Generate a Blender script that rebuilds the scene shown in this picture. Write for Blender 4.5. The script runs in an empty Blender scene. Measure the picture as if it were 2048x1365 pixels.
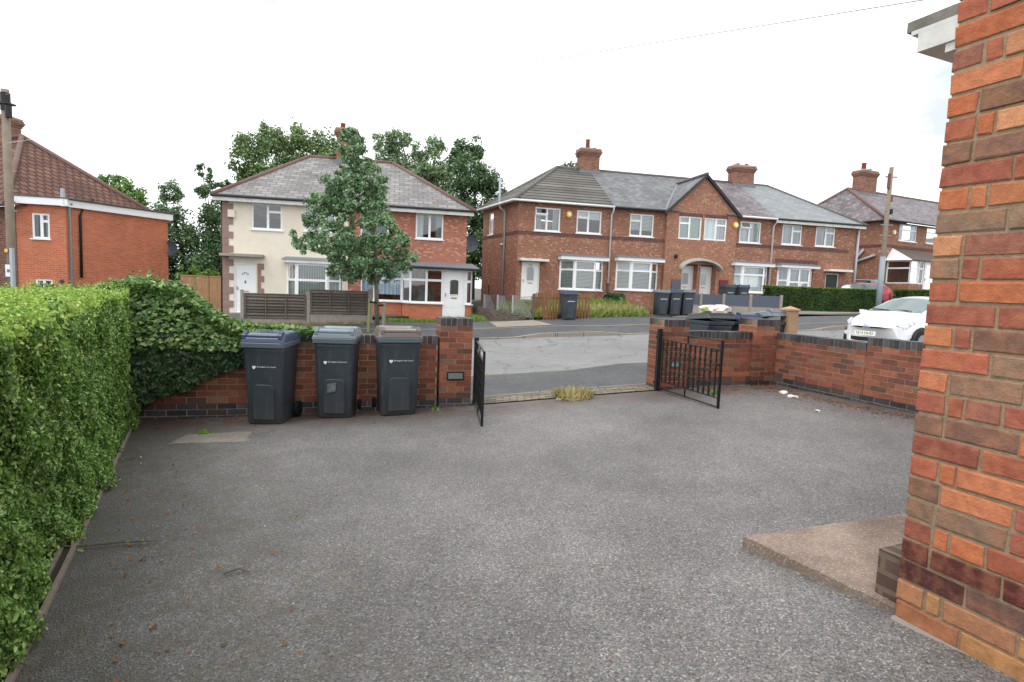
import bpy, bmesh, math, random
import numpy as np
from mathutils import Vector, Matrix

random.seed(7); RNG = np.random.default_rng(11)
scene = bpy.context.scene
COL = scene.collection
rad = math.radians

# ------------------------------------------------------------------ camera
CAM_Z = 1.65
th = math.atan(105.5 / 1150); ro = math.atan(.039)
fw = Vector((0, math.cos(th), -math.sin(th))); u0 = Vector((0, math.sin(th), math.cos(th))); r0 = Vector((1, 0, 0))
rv = r0 * math.cos(ro) + u0 * math.sin(ro); uv_ = u0 * math.cos(ro) - r0 * math.sin(ro)
cd = bpy.data.cameras.new('camera'); cam = bpy.data.objects.new('camera', cd); COL.objects.link(cam)
mw = Matrix((rv, uv_, -fw)).transposed().to_4x4(); mw.translation = Vector((0, 0, CAM_Z))
cam.matrix_world = mw
cd.sensor_width = 36; cd.lens = 36 * 1150 / 2048; cd.clip_start = .05; cd.clip_end = 3000
scene.camera = cam
scene.view_settings.view_transform = 'Standard'; scene.view_settings.look = 'None'; scene.view_settings.exposure = 0

# ------------------------------------------------------------------ terrain (the street climbs to the right)
TP = np.array([(1.65,2.3,.32),(-1.82,2,.18),(-3.74,5.11,-.02),(-2.81,6.64,-.06),(-2.1,7.03,-.05),(-1.45,7.16,-.04),(-.77,7.72,-.01),
 (2.23,8.46,.19),(4.24,8.96,.26),(4.94,6.93,.29),(-4.52,6.82,-.11),(-.42,10.74,-.01),(1.39,11.2,.1),(2.16,11.5,.15),(-1.01,18.32,-.03),
 (1.3,18.91,.09),(3.31,19.5,.17),(4.61,19.56,.25),(10.35,20.69,.51),(-1.37,20.2,.17),(1.64,20.5,.36),(4.94,20.9,.53),(2.09,22,.51),
 (6.5,24.6,.68),(11.8,25.5,.98),(8.9,28,1.1),(13.7,28,1.12),(17.7,28,1.16),(.08,29,.9),(19.5,33.5,1.2),(-12.1,24,.12),(-2.12,26,.3),(-2.5,23.6,.31),
 (-8.8,18.7,.13),(-5.1,20.3,.23),(-4.47,19,.0),(8.9,14.5,.27),(13,14,.45),(-8,11,-.22),(-8,16.8,-.12),(-18,23,-.55),(-16,18,-.5),(-16,10,-.55),
 (23.5,37,1.6),(28,33,1.7),(28,24,1.4),(26,12,1.1),(12,5,.7),(10,-3,.7),(0,-3,.35),(-8,-3,.2),(-10,4,-.2),(-22,2,-.6),(-24,34,-.5),(-20,46,-.2),(0,46,.9),(26,46,1.9)])
def _phi(r): return np.where(r > 1e-9, r * r * np.log(r + 1e-9), 0)
_n = len(TP); _K = _phi(np.linalg.norm(TP[:, None, :2] - TP[None, :, :2], axis=2)) + np.eye(_n) * 2.0
_P = np.hstack([np.ones((_n, 1)), TP[:, :2]])
_A = np.zeros((_n + 3, _n + 3)); _A[:_n, :_n] = _K; _A[:_n, _n:] = _P; _A[_n:, :_n] = _P.T
_W = np.linalg.solve(_A, np.concatenate([TP[:, 2], [0, 0, 0]]))
def TA(x, y):
    x = np.clip(np.asarray(x, float), -25, 30); y = np.clip(np.asarray(y, float), -4, 47)
    q = np.stack([x, y], -1)
    k = _phi(np.linalg.norm(q[..., None, :] - TP[:, :2], axis=-1))
    return k @ _W[:_n] + _W[_n] + _W[_n + 1] * x + _W[_n + 2] * y
def T(x, y): return float(TA(x, y))

# ------------------------------------------------------------------ mesh helpers
def auto_uv(me):
    n = len(me.loops)
    if n == 0: return
    uvl = me.uv_layers.new(name='UVMap')
    co = np.empty(len(me.vertices) * 3); me.vertices.foreach_get('co', co); co = co.reshape(-1, 3)
    vi = np.empty(n, dtype=np.int32); me.loops.foreach_get('vertex_index', vi)
    nf = len(me.polygons); nr = np.empty(nf * 3); me.polygons.foreach_get('normal', nr); nr = nr.reshape(-1, 3)
    lt = np.empty(nf, dtype=np.int32); me.polygons.foreach_get('loop_total', lt)
    N = np.repeat(nr, lt, axis=0)
    flat = np.abs(N[:, 2]) > .985
    t = np.stack([-N[:, 1], N[:, 0], np.zeros(n)], 1); t[flat] = (1, 0, 0)
    t /= np.maximum(np.linalg.norm(t, axis=1, keepdims=True), 1e-9)
    b = np.cross(N, t); b[flat] = (0, 1, 0)
    p = co[vi]
    uv = np.stack([(p * t).sum(1), (p * b).sum(1)], 1)
    uvl.data.foreach_set('uv', uv.ravel())

class MB:
    def __init__(s): s.v = []; s.f = []; s.mi = []; s.xf = None; s.c = []
    def add(s, vs, fs, mi=0, col=None):
        o = len(s.v)
        if s.xf: vs = [s.xf(p) for p in vs]
        s.v += [tuple(p) for p in vs]
        for f in fs: s.f.append([o + i for i in f]); s.mi.append(mi)
        s.c += [col or (1, 1, 1, 1)] * len(vs)
    def box(s, x0, x1, y0, y1, z0, z1, mi=0, col=None):
        s.add([(x0,y0,z0),(x1,y0,z0),(x1,y1,z0),(x0,y1,z0),(x0,y0,z1),(x1,y0,z1),(x1,y1,z1),(x0,y1,z1)],
              [(0,3,2,1),(4,5,6,7),(0,1,5,4),(1,2,6,5),(2,3,7,6),(3,0,4,7)], mi, col)
    def poly(s, pts, mi=0): s.add(pts, [list(range(len(pts)))], mi)
    def prism(s, base, top, mi=0):
        n = len(base)
        s.add(list(base) + list(top), [list(range(n))[::-1], [n + i for i in range(n)]] + [(i, (i + 1) % n, n + (i + 1) % n, n + i) for i in range(n)], mi)
    def loft(s, rings, cap=True, mi=0, closed=True):
        n = len(rings[0]); vs = [p for r in rings for p in r]; fs = []
        for k in range(len(rings) - 1):
            for i in range(n if closed else n - 1):
                j = (i + 1) % n; fs.append((k * n + i, k * n + j, (k + 1) * n + j, (k + 1) * n + i))
        if cap: fs.append(list(range(n))[::-1]); fs.append([(len(rings) - 1) * n + i for i in range(n)])
        s.add(vs, fs, mi)
    def tube(s, pts, r, n=8, cap=True, mi=0):
        pts = [Vector(p) for p in pts]; rs = r if isinstance(r, (list, tuple)) else [r] * len(pts); rings = []
        for i, p in enumerate(pts):
            d = (pts[min(i + 1, len(pts) - 1)] - pts[max(i - 1, 0)]).normalized()
            a = d.cross(Vector((0, 0, 1)) if abs(d.z) < .95 else Vector((1, 0, 0))).normalized(); b = d.cross(a)
            rings.append([p + (a * math.cos(2 * math.pi * k / n) + b * math.sin(2 * math.pi * k / n)) * rs[i] for k in range(n)])
        s.loft(rings, cap, mi)
    def bar(s, p, q, w, h=None, mi=0):
        p = Vector(p); q = Vector(q); d = (q - p).normalized(); h = h or w
        a = d.cross(Vector((0, 0, 1)) if abs(d.z) < .95 else Vector((0, 1, 0))).normalized(); b = a.cross(d)
        rr = [[e + a * w / 2 * i + b * h / 2 * j for i, j in ((-1,-1),(1,-1),(1,1),(-1,1))] for e in (p, q)]
        s.loft(rr, True, mi)
    def build(s, name, mat, parent=None, smooth=False, bevel=0, loc=None):
        me = bpy.data.meshes.new(name); me.from_pydata(s.v, [], s.f)
        for m in (mat if isinstance(mat, (list, tuple)) else [mat]): me.materials.append(m)
        if any(s.mi): me.polygons.foreach_set('material_index', s.mi)
        me.update(); bm = bmesh.new(); bm.from_mesh(me); bmesh.ops.recalc_face_normals(bm, faces=bm.faces); bm.to_mesh(me); bm.free()
        auto_uv(me)
        if any(c != (1, 1, 1, 1) for c in s.c):
            ca = me.color_attributes.new('Col', 'FLOAT_COLOR', 'POINT'); ca.data.foreach_set('color', np.array(s.c, dtype=np.float32).ravel())
        if smooth: me.polygons.foreach_set('use_smooth', [True] * len(me.polygons))
        return link(name, me, parent, bevel, loc)

def link(name, me, parent=None, bevel=0, loc=None):
    o = bpy.data.objects.new(name, me); COL.objects.link(o)
    if parent: o.parent = parent
    if loc is not None: o.location = loc
    if bevel:
        m = o.modifiers.new('bevel', 'BEVEL'); m.width = bevel; m.segments = 2; m.limit_method = 'ANGLE'; m.angle_limit = rad(40)
    return o

def tag(o, label, cat, group=None):
    o['label'] = label; o['category'] = cat
    if group: o['group'] = group
    return o
def thing(name, label, cat, loc=(0, 0, 0), ang=0, group=None):
    o = bpy.data.objects.new(name, None); COL.objects.link(o); o.location = loc; o.rotation_euler = (0, 0, ang); o.empty_display_size = .1
    return tag(o, label, cat, group)
def struct(o): o['kind'] = 'structure'; return o

def sheet(name, A, B, nu, nv, mat, dz=0., fn=None):
    """ruled ground sheet between polylines A and B lying on the terrain"""
    def res(P, n):
        P = np.array(P, float); d = np.r_[0, np.cumsum(np.linalg.norm(np.diff(P, axis=0), axis=1))]
        s = np.linspace(0, d[-1], n); return np.stack([np.interp(s, d, P[:, 0]), np.interp(s, d, P[:, 1])], 1)
    a = res(A, nu); b = res(B, nu); w = np.linspace(0, 1, nv)[:, None, None]
    g = a[None] * (1 - w) + b[None] * w; z = TA(g[..., 0], g[..., 1]) + dz
    if fn is not None: z = z + fn(g[..., 0], g[..., 1], w[..., 0])
    v = np.concatenate([g, z[..., None]], -1).reshape(-1, 3)
    f = [(j * nu + i, j * nu + i + 1, (j + 1) * nu + i + 1, (j + 1) * nu + i) for j in range(nv - 1) for i in range(nu - 1)]
    mb = MB(); mb.add([tuple(p) for p in v], f)
    o = mb.build(name, mat, smooth=True)
    if o.data.polygons[0].normal.z < 0: o.data.flip_normals()
    return struct(o)

SHAPES = {
 'diamond': ([(0,-.5,0),(.3,0,.05),(0,.5,0),(-.3,0,.05)], [(0,1,2,3)]),
 'leaf': ([(0,-.5,0),(.24,-.2,.06),(.22,.2,.07),(0,.5,-.03),(-.22,.2,.07),(-.24,-.2,.06)], [(0,1,2,3),(0,3,4,5)]),
 'ivy': ([(0,-.4,0),(.38,-.46,.03),(.5,-.05,.05),(.22,.1,.02),(0,.55,-.02),(-.22,.1,.02),(-.5,-.05,.05),(-.38,-.46,.03)], [(0,1,2,3),(0,3,4,5),(0,5,6,7)]),
 'blade': ([(-.06,0,0),(.06,0,0),(.04,.6,.06),(0,1,.22),(-.04,.6,.06)], [(0,1,2,3,4)]),
}
def leaves(name, P, N, S, mat, parent=None, shape='diamond', up=None):
    """one mesh of leaf faces at P with normals N and sizes S"""
    sv, sf = SHAPES[shape]; sv = np.array(sv); n = len(P)
    N = N / np.maximum(np.linalg.norm(N, axis=1, keepdims=True), 1e-9)
    R = RNG.normal(size=(n, 3)) if up is None else up + RNG.normal(size=(n, 3)) * .45
    B = R - N * (R * N).sum(1, keepdims=True); B /= np.maximum(np.linalg.norm(B, axis=1, keepdims=True), 1e-9)
    A = np.cross(B, N)
    V = P[:, None] + S[:, None, None] * (sv[None, :, :1] * A[:, None] + sv[None, :, 1:2] * B[:, None] + sv[None, :, 2:] * N[:, None])
    k = len(sv); V = V.reshape(-1, 3)
    me = bpy.data.meshes.new(name); me.vertices.add(len(V)); me.vertices.foreach_set('co', V.ravel())
    li = np.concatenate([np.array(f) for f in sf]); ls = [len(f) for f in sf]; st = np.r_[0, np.cumsum(ls)[:-1]]
    L = (np.arange(n)[:, None] * k + li[None]).ravel(); me.loops.add(len(L)); me.loops.foreach_set('vertex_index', L.astype(np.int32))
    me.polygons.add(n * len(sf)); me.polygons.foreach_set('loop_start', (np.arange(n)[:, None] * len(li) + st[None]).ravel().astype(np.int32))
    me.update(calc_edges=True); me.validate()
    me.materials.append(mat)
    return link(name, me, parent)

_txt = {}
def text_mesh(body, size):
    if (body, size) in _txt: return _txt[(body, size)]
    cu = bpy.data.curves.new('txt', 'FONT'); cu.body = body; cu.size = size; cu.align_x = 'CENTER'; cu.align_y = 'CENTER'; cu.extrude = 0
    o = bpy.data.objects.new('txt', cu); COL.objects.link(o); bpy.context.view_layer.update()
    me = bpy.data.meshes.new_from_object(o.evaluated_get(bpy.context.evaluated_depsgraph_get()))
    bpy.data.objects.remove(o); _txt[(body, size)] = me
    return me
def text(name, body, size, mat, parent, loc, rot=(rad(90), 0, 0)):
    me = text_mesh(body, size).copy(); me.materials.clear(); me.materials.append(mat)
    o = link(name, me, parent); o.location = loc; o.rotation_euler = rot; return o

# ------------------------------------------------------------------ materials
def lin(c): return tuple(((v / 255 / 12.92) if v / 255 <= .04045 else ((v / 255 + .055) / 1.055) ** 2.4) for v in c) + (1,)
class G:
    def __init__(s, name):
        s.m = bpy.data.materials.new(name); s.m.use_nodes = True; s.t = s.m.node_tree; s.t.nodes.clear()
        s.out = s.n('ShaderNodeOutputMaterial')
    def n(s, ty, **k):
        x = s.t.nodes.new(ty)
        for a, v in k.items(): setattr(x, a, v)
        return x
    def l(s, a, b): s.t.links.new(a, b)
    def noise(s, vec, scale, detail=4, rough=.55):
        x = s.n('ShaderNodeTexNoise'); x.inputs['Scale'].default_value = scale; x.inputs['Detail'].default_value = detail; x.inputs['Roughness'].default_value = rough
        if vec is not None: s.l(vec, x.inputs['Vector'])
        return x.outputs['Fac']
    def ramp(s, fac, stops, interp='LINEAR'):
        x = s.n('ShaderNodeValToRGB'); x.color_ramp.interpolation = interp; e = x.color_ramp.elements
        while len(e) < len(stops): e.new(.5)
        for k, (p, c) in enumerate(stops): e[k].position = p; e[k].color = c
        s.l(fac, x.inputs['Fac']); return x.outputs['Color']
    def mix(s, fac, a, b, mode='MIX'):
        x = s.n('ShaderNodeMix', data_type='RGBA', blend_type=mode)
        for v, i in ((fac, 0), (a, 6), (b, 7)):
            if isinstance(v, (int, float)): x.inputs[i].default_value = v
            elif isinstance(v, tuple): x.inputs[i].default_value = v
            else: s.l(v, x.inputs[i])
        return x.outputs[2]
    def math(s, op, a, b=None, c=None):
        x = s.n('ShaderNodeMath', operation=op)
        for i, v in enumerate((a, b, c)):
            if v is None: continue
            if isinstance(v, (int, float)): x.inputs[i].default_value = v
            else: s.l(v, x.inputs[i])
        return x.outputs[0]
    def bump(s, h, strength, dist=.01):
        x = s.n('ShaderNodeBump'); x.inputs['Strength'].default_value = strength; x.inputs['Distance'].default_value = dist; s.l(h, x.inputs['Height']); return x.outputs[0]
    def bsdf(s, col, rough=.7, spec=.4, metal=0, nrm=None, coat=0, **kw):
        x = s.n('ShaderNodeBsdfPrincipled')
        for k, v in (('Base Color', col), ('Roughness', rough), ('Specular IOR Level', spec), ('Metallic', metal), ('Coat Weight', coat)):
            if isinstance(v, (int, float, tuple)): x.inputs[k].default_value = v
            else: s.l(v, x.inputs[k])
        if nrm is not None: s.l(nrm, x.inputs['Normal'])
        return x.outputs[0]
    def fin(s, sh): s.l(sh, s.out.inputs['Surface']); return s.m
    def uv(s): return s.n('ShaderNodeTexCoord').outputs['UV']
    def obj(s): return s.n('ShaderNodeTexCoord').outputs['Object']
    def pos(s): return s.n('ShaderNodeNewGeometry').outputs['Position']
    def island(s): return s.n('ShaderNodeNewGeometry').outputs['Random Per Island']
def sc(c, k): return tuple(v * k for v in c[:3]) + (1,)

def m_plain(name, rgb, rough=.6, var=.18, scale=6, bump=.0, spec=.4, metal=0, fine=90, coat=0, grime=None):
    g = G(name); o = g.obj(); c = lin(rgb)
    a = g.noise(o, scale, 5); f = g.noise(o, fine, 2)
    k = g.math('MULTIPLY_ADD', a, .75, g.math('MULTIPLY', f, .25))
    col = g.ramp(k, [(.25, sc(c, 1 - var)), (.75, sc(c, 1 + var))])
    if grime:
        s2 = g.ramp(g.noise(o, 2.3, 6, .7), [(.5, (0,0,0,1)), (.75, (1,1,1,1))]); col = g.mix(g.math('MULTIPLY', s2, .6), col, lin(grime))
    return g.fin(g.bsdf(col, rough, spec, metal, g.bump(f, bump, .004) if bump else None, coat))

def m_brick(name, stops, mortar, bw=.225, rh=.075, ms=.011, rough=.85, stain=.25, bump=.5):
    g = G(name); uv = g.uv()
    b = g.n('ShaderNodeTexBrick'); g.l(uv, b.inputs['Vector'])
    for k, v in (('Color1', (0,0,0,1)), ('Color2', (1,1,1,1)), ('Mortar', (.5,.5,.5,1)), ('Scale', 1), ('Mortar Size', ms), ('Mortar Smooth', .1), ('Brick Width', bw), ('Row Height', rh), ('Bias', 0)):
        b.inputs[k].default_value = v
    col = g.ramp(b.outputs['Color'], [(p, lin(c)) for p, c in stops], 'LINEAR')
    blot = g.noise(uv, 30, 3); col = g.mix(.5, col, g.ramp(blot, [(.3, (.72,.72,.72,1)), (.7, (1.15,1.15,1.15,1))]), 'MULTIPLY')
    big = g.noise(uv, .8, 5, .65); col = g.mix(stain * 1.6, col, g.ramp(big, [(.3, (.62,.60,.60,1)), (.5, (1,1,1,1)), (.72, (1.16,1.14,1.12,1))]), 'MULTIPLY')
    col = g.mix(b.outputs['Fac'], col, g.mix(blot, sc(lin(mortar), .75), sc(lin(mortar), 1.15)))
    h = g.math('SUBTRACT', 1, b.outputs['Fac'])
    return g.fin(g.bsdf(col, rough, .25, 0, g.bump(g.math('MULTIPLY_ADD', blot, .3, h), bump, .008)))

def m_vbrick(name, rough=.85, bump=.6, fire=.0):
    """bricks built one by one: colour from the mesh, mottled"""
    g = G(name); o = g.obj(); a = g.n('ShaderNodeVertexColor'); a.layer_name = 'Col'
    n1 = g.noise(o, 22, 5, .65); n2 = g.noise(o, 140, 3); n3 = g.noise(o, 1.1, 5, .6)
    col = g.mix(.75, a.outputs['Color'], g.ramp(n1, [(.32, (.66,.64,.64,1)), (.7, (1.25,1.25,1.25,1))]), 'MULTIPLY')
    col = g.mix(.6, col, g.ramp(n3, [(.33, (.62,.62,.62,1)), (.62, (1.12,1.12,1.12,1))]), 'MULTIPLY')
    mk = g.ramp(g.noise(o, 17, 3, .5), [(.44, (0,0,0,1)), (.66, (1,1,1,1))]); col = g.mix(g.math('MULTIPLY', mk, fire), col, lin((196, 132, 96)))
    pit = g.ramp(n2, [(.70, (0,0,0,1)), (.75, (1,1,1,1))]); col = g.mix(g.math('MULTIPLY', pit, .5), col, (.09,.06,.045,1))
    h = g.math('ADD', n1, g.math('MULTIPLY', n2, .5))
    return g.fin(g.bsdf(col, rough, .3, 0, g.bump(h, bump, .006)))

def m_leaf(name, cols, rough=.45, spec=.4, trans=.3, haze=None):
    g = G(name); isl = g.island()
    stops = [(i / (len(cols) - 1), lin(c)) for i, c in enumerate(cols)]
    col = g.ramp(isl, stops); big = g.noise(g.pos(), 1.3, 3)
    col = g.mix(.35, col, g.ramp(big, [(.35, (.2,.2,.2,1)), (.65, (.8,.8,.8,1))]), 'SOFT_LIGHT')
    p = g.bsdf(col, rough, spec)
    t = g.n('ShaderNodeBsdfTranslucent'); g.l(g.mix(.5, col, (.25,.4,.08,1), 'OVERLAY'), t.inputs['Color'])
    m = g.n('ShaderNodeMixShader'); m.inputs[0].default_value = trans; g.l(p, m.inputs[1]); g.l(t.outputs[0], m.inputs[2])
    return g.fin(m.outputs[0])

def m_glass(name, tint=(.75,.8,.8,1), k=1.0):
    g = G(name); f = g.n('ShaderNodeFresnel'); f.inputs['IOR'].default_value = 1.5
    w = g.noise(g.obj(), 1.5, 2); nb = g.bump(w, .03, .05)
    tr = g.n('ShaderNodeBsdfTransparent'); tr.inputs[0].default_value = tint
    gl = g.n('ShaderNodeBsdfGlossy'); gl.inputs['Roughness'].default_value = .02; g.l(nb, gl.inputs['Normal']); gl.inputs['Color'].default_value = (.95,.97,1,1)
    m = g.n('ShaderNodeMixShader'); g.l(g.math('MULTIPLY_ADD', f.outputs[0], 1.6 * k, .04), m.inputs[0]); g.l(tr.outputs[0], m.inputs[1]); g.l(gl.outputs[0], m.inputs[2])
    return g.fin(m.outputs[0])

def rgb_tint(g, c):
    return g.mix(.5, c, (.5,.48,.47,1))
def m_asphalt(name, dark, light, stone=None, cell=130, moss_shade=None, rough=.75, patch=.5, spec=.35, bump=.4, bigscale=.45, cracks=0):
    g = G(name); o = g.obj()
    v = g.n('ShaderNodeTexVoronoi'); g.l(o, v.inputs['Vector']); v.inputs['Scale'].default_value = cell
    rgb = g.n('ShaderNodeSeparateColor'); g.l(v.outputs['Color'], rgb.inputs[0])
    v2 = g.n('ShaderNodeTexVoronoi'); g.l(o, v2.inputs['Vector']); v2.inputs['Scale'].default_value = cell * 2.1; r2 = g.n('ShaderNodeSeparateColor'); g.l(v2.outputs['Color'], r2.inputs[0])
    base = g.mix(g.math('MULTIPLY_ADD', rgb.outputs[0], .55, g.math('MULTIPLY', r2.outputs[0], .45)), lin(dark), lin(light))
    base = g.mix(.12, base, rgb_tint(g, v.outputs['Color']), 'OVERLAY')
    if stone: base = g.mix(g.ramp(rgb.outputs[1], [(.88, (0,0,0,1)), (.96, (.7,.7,.7,1))]), base, lin(stone))
    big = g.noise(o, bigscale, 6, .6); mid = g.noise(o, 3.5, 5, .65)
    base = g.mix(patch, base, g.ramp(big, [(.34, (.22,.22,.22,1)), (.66, (.78,.78,.78,1))]), 'SOFT_LIGHT')
    base = g.mix(.35, base, g.ramp(mid, [(.3, (.25,.25,.25,1)), (.7, (.75,.75,.75,1))]), 'SOFT_LIGHT')
    if cracks:
        c = g.n('ShaderNodeTexVoronoi', feature='DISTANCE_TO_EDGE'); c.inputs['Scale'].default_value = .55
        w = g.n('ShaderNodeVectorMath', operation='ADD'); nz = g.n('ShaderNodeTexNoise'); nz.inputs['Scale'].default_value = 1.6; nz.inputs['Detail'].default_value = 5
        g.l(o, nz.inputs['Vector']); g.l(o, w.inputs[0]); g.l(nz.outputs['Color'], w.inputs[1]); g.l(w.outputs[0], c.inputs['Vector'])
        k = g.ramp(c.outputs['Distance'], [(.004, (1,1,1,1)), (.016, (0,0,0,1))]); base = g.mix(g.math('MULTIPLY', k, cracks), base, (.02,.02,.02,1))
    if moss_shade: base = moss_shade(g, o, base, mid, rgb.outputs[2])
    h = g.math('ADD', v.outputs['Distance'], g.math('MULTIPLY', mid, .3))
    return g.fin(g.bsdf(base, rough, spec, 0, g.bump(h, bump, .006)))

# ------------------------------------------------------------------ world: overcast sky, soft sun
SUN_EL, SUN_AZ = rad(60), rad(215)       # azimuth clockwise from +Y
w = bpy.data.worlds.new('World'); scene.world = w; w.use_nodes = True
nt = w.node_tree; nt.nodes.clear()
sky = nt.nodes.new('ShaderNodeTexSky'); sky.sky_type = 'NISHITA'; sky.sun_disc = False; sky.sun_elevation = SUN_EL; sky.sun_rotation = SUN_AZ
tc = nt.nodes.new('ShaderNodeTexCoord'); mp = nt.nodes.new('ShaderNodeMapping'); mp.inputs['Scale'].default_value = (1, 1, 2.2)
nz = nt.nodes.new('ShaderNodeTexNoise'); nz.inputs['Scale'].default_value = 2.4; nz.inputs['Detail'].default_value = 7; nz.inputs['Roughness'].default_value = .55
rp = nt.nodes.new('ShaderNodeValToRGB'); e = rp.color_ramp.elements
e[0].position = .33; e[0].color = (9.0, 9.8, 10.2, 1); e[1].position = .52; e[1].color = (20.0, 20.1, 20.2, 1)
mx = nt.nodes.new('ShaderNodeMix'); mx.data_type = 'RGBA'; mx.inputs[0].default_value = .94
bg = nt.nodes.new('ShaderNodeBackground'); bg.inputs['Strength'].default_value = .1; wo = nt.nodes.new('ShaderNodeOutputWorld')
L_ = nt.links.new
L_(tc.outputs['Generated'], mp.inputs['Vector']); L_(mp.outputs[0], nz.inputs['Vector']); L_(nz.outputs['Fac'], rp.inputs[0])
L_(sky.outputs[0], mx.inputs[6]); L_(rp.outputs[0], mx.inputs[7]); L_(mx.outputs[2], bg.inputs[0]); L_(bg.outputs[0], wo.inputs[0])
sl = bpy.data.lights.new('sun', 'SUN'); sl.energy = 1.3; sl.angle = rad(22); sl.color = (1, .97, .92)
so = bpy.data.objects.new('sun', sl); COL.objects.link(so)
sd = Vector((math.sin(SUN_AZ) * math.cos(SUN_EL), math.cos(SUN_AZ) * math.cos(SUN_EL), math.sin(SUN_EL)))
so.rotation_euler = sd.to_track_quat('Z', 'Y').to_euler(); so.location = (0, 0, 20)
# ------------------------------------------------------------------ shared materials
def moss_shade_drive(g, o, base, mid, r):
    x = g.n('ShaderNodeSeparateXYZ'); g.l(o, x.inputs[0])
    # green along the hedge line, rusty leaf dust under the side wall; darkening at both paints contact shade
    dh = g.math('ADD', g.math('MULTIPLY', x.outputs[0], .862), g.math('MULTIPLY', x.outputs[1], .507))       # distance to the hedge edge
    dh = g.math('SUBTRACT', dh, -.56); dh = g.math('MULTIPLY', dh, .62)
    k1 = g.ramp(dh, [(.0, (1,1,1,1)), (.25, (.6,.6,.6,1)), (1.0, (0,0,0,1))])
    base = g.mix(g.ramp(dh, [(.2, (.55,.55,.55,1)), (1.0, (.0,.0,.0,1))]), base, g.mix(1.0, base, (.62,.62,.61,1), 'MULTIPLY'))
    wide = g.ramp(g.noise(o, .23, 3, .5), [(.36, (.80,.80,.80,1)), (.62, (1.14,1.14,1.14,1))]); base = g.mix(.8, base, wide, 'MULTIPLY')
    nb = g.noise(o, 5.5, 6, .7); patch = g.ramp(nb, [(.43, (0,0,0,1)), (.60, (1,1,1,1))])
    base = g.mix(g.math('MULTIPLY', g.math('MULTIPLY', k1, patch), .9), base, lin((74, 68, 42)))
    base = g.mix(g.math('MULTIPLY', k1, .55), base, (.03,.028,.026,1))  # contact shade at the hedge foot, put into the colour
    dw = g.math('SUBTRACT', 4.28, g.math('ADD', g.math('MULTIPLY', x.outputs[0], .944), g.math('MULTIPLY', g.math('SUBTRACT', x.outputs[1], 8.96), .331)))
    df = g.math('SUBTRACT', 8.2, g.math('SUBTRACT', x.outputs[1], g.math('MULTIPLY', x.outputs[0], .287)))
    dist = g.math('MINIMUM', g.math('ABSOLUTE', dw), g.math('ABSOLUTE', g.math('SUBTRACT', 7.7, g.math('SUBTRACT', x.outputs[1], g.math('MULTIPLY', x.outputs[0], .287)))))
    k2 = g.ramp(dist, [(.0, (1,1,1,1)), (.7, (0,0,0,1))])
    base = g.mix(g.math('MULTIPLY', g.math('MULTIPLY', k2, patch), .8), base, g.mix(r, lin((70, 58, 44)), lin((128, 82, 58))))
    base = g.mix(g.math('MULTIPLY', k2, .4), base, (.04,.036,.033,1))  # painted contact shade along the walls and bins
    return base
M = {}
M['drive'] = m_asphalt('drive_asphalt', (38,37,37), (137,135,133), (172,169,166), 135, moss_shade_drive, rough=.62, patch=.45, spec=.5, bump=.6, bigscale=.45)
M['road'] = m_asphalt('road_asphalt', (112,113,113), (132,133,132), (146,146,144), 60, rough=.7, patch=.3, spec=.4, bump=.3, cracks=.55)
M['pave'] = m_asphalt('footway_asphalt', (64,67,69), (90,92,94), (116,116,115), 70, rough=.75, patch=.35, bump=.4, cracks=.25)
M['pave2'] = m_asphalt('footway_tarmac', (68,71,74), (88,90,93), (110,110,109), 60, rough=.75, patch=.3, bump=.4)
M['ground'] = m_asphalt('back_ground', (74,72,67), (100,97,90), (120,116,109), 40, rough=.85, patch=.6)
M['forecourt'] = m_asphalt('forecourt_blocks', (112,105,98), (136,128,120), (150,143,135), 14, rough=.8, patch=.3)
M['kerb'] = m_brick('kerb_stones', [(0,(128,121,112)),(1,(150,142,132))], (84,80,74), .915, 60., .014, bump=.3)
M['kconc'] = m_plain('plain_concrete', (140,132,123), .85, .22, 3, .4)
M['conc'] = m_plain('worn_concrete', (150,144,136), .85, .25, 4, .5)
M['white'] = m_plain('white_upvc', (236,238,240), .35, .05, 3, 0, .5)
M['whitep'] = m_plain('weathered_white_paint', (222,222,218), .55, .12, 5, .2, grime=(140,136,124))
M['black'] = m_plain('black_paint', (26,27,28), .45, .3, 8, .2)
M['iron'] = m_plain('black_iron', (22,23,25), .42, .35, 30, .3)
M['lead'] = m_plain('lead_grey', (112,118,126), .5, .2, 5, .2)
M['glass'] = m_glass('window_glass')
M['mortar'] = m_plain('mortar', (150,130,112), .95, .25, 14, .8, fine=160)
M['mortard'] = m_plain('garden_mortar', (170,146,126), .95, .3, 10, .6)
M['vbrick'] = m_vbrick('garden_wall_brick')
M['nbrick'] = m_vbrick('mottled_old_brick', .9, 1.0, .3)
M['blue'] = m_vbrick('blue_brick', .55, .35)
M['wood'] = m_plain('weathered_timber', (168,140,112), .8, .25, 4, .3)
M['soil'] = m_plain('dark_soil', (48,42,36), .95, .35, 20, .8)

# ------------------------------------------------------------------ frontage frame (gate line), 16 degrees to the picture plane
FO = Vector((-.963, 7.699)); FA = rad(16); FT = Vector((math.cos(FA), math.sin(FA))); FN = Vector((-math.sin(FA), math.cos(FA)))
def FP(s, n=0.): p = FO + FT * s + FN * n; return (p.x, p.y)

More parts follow.
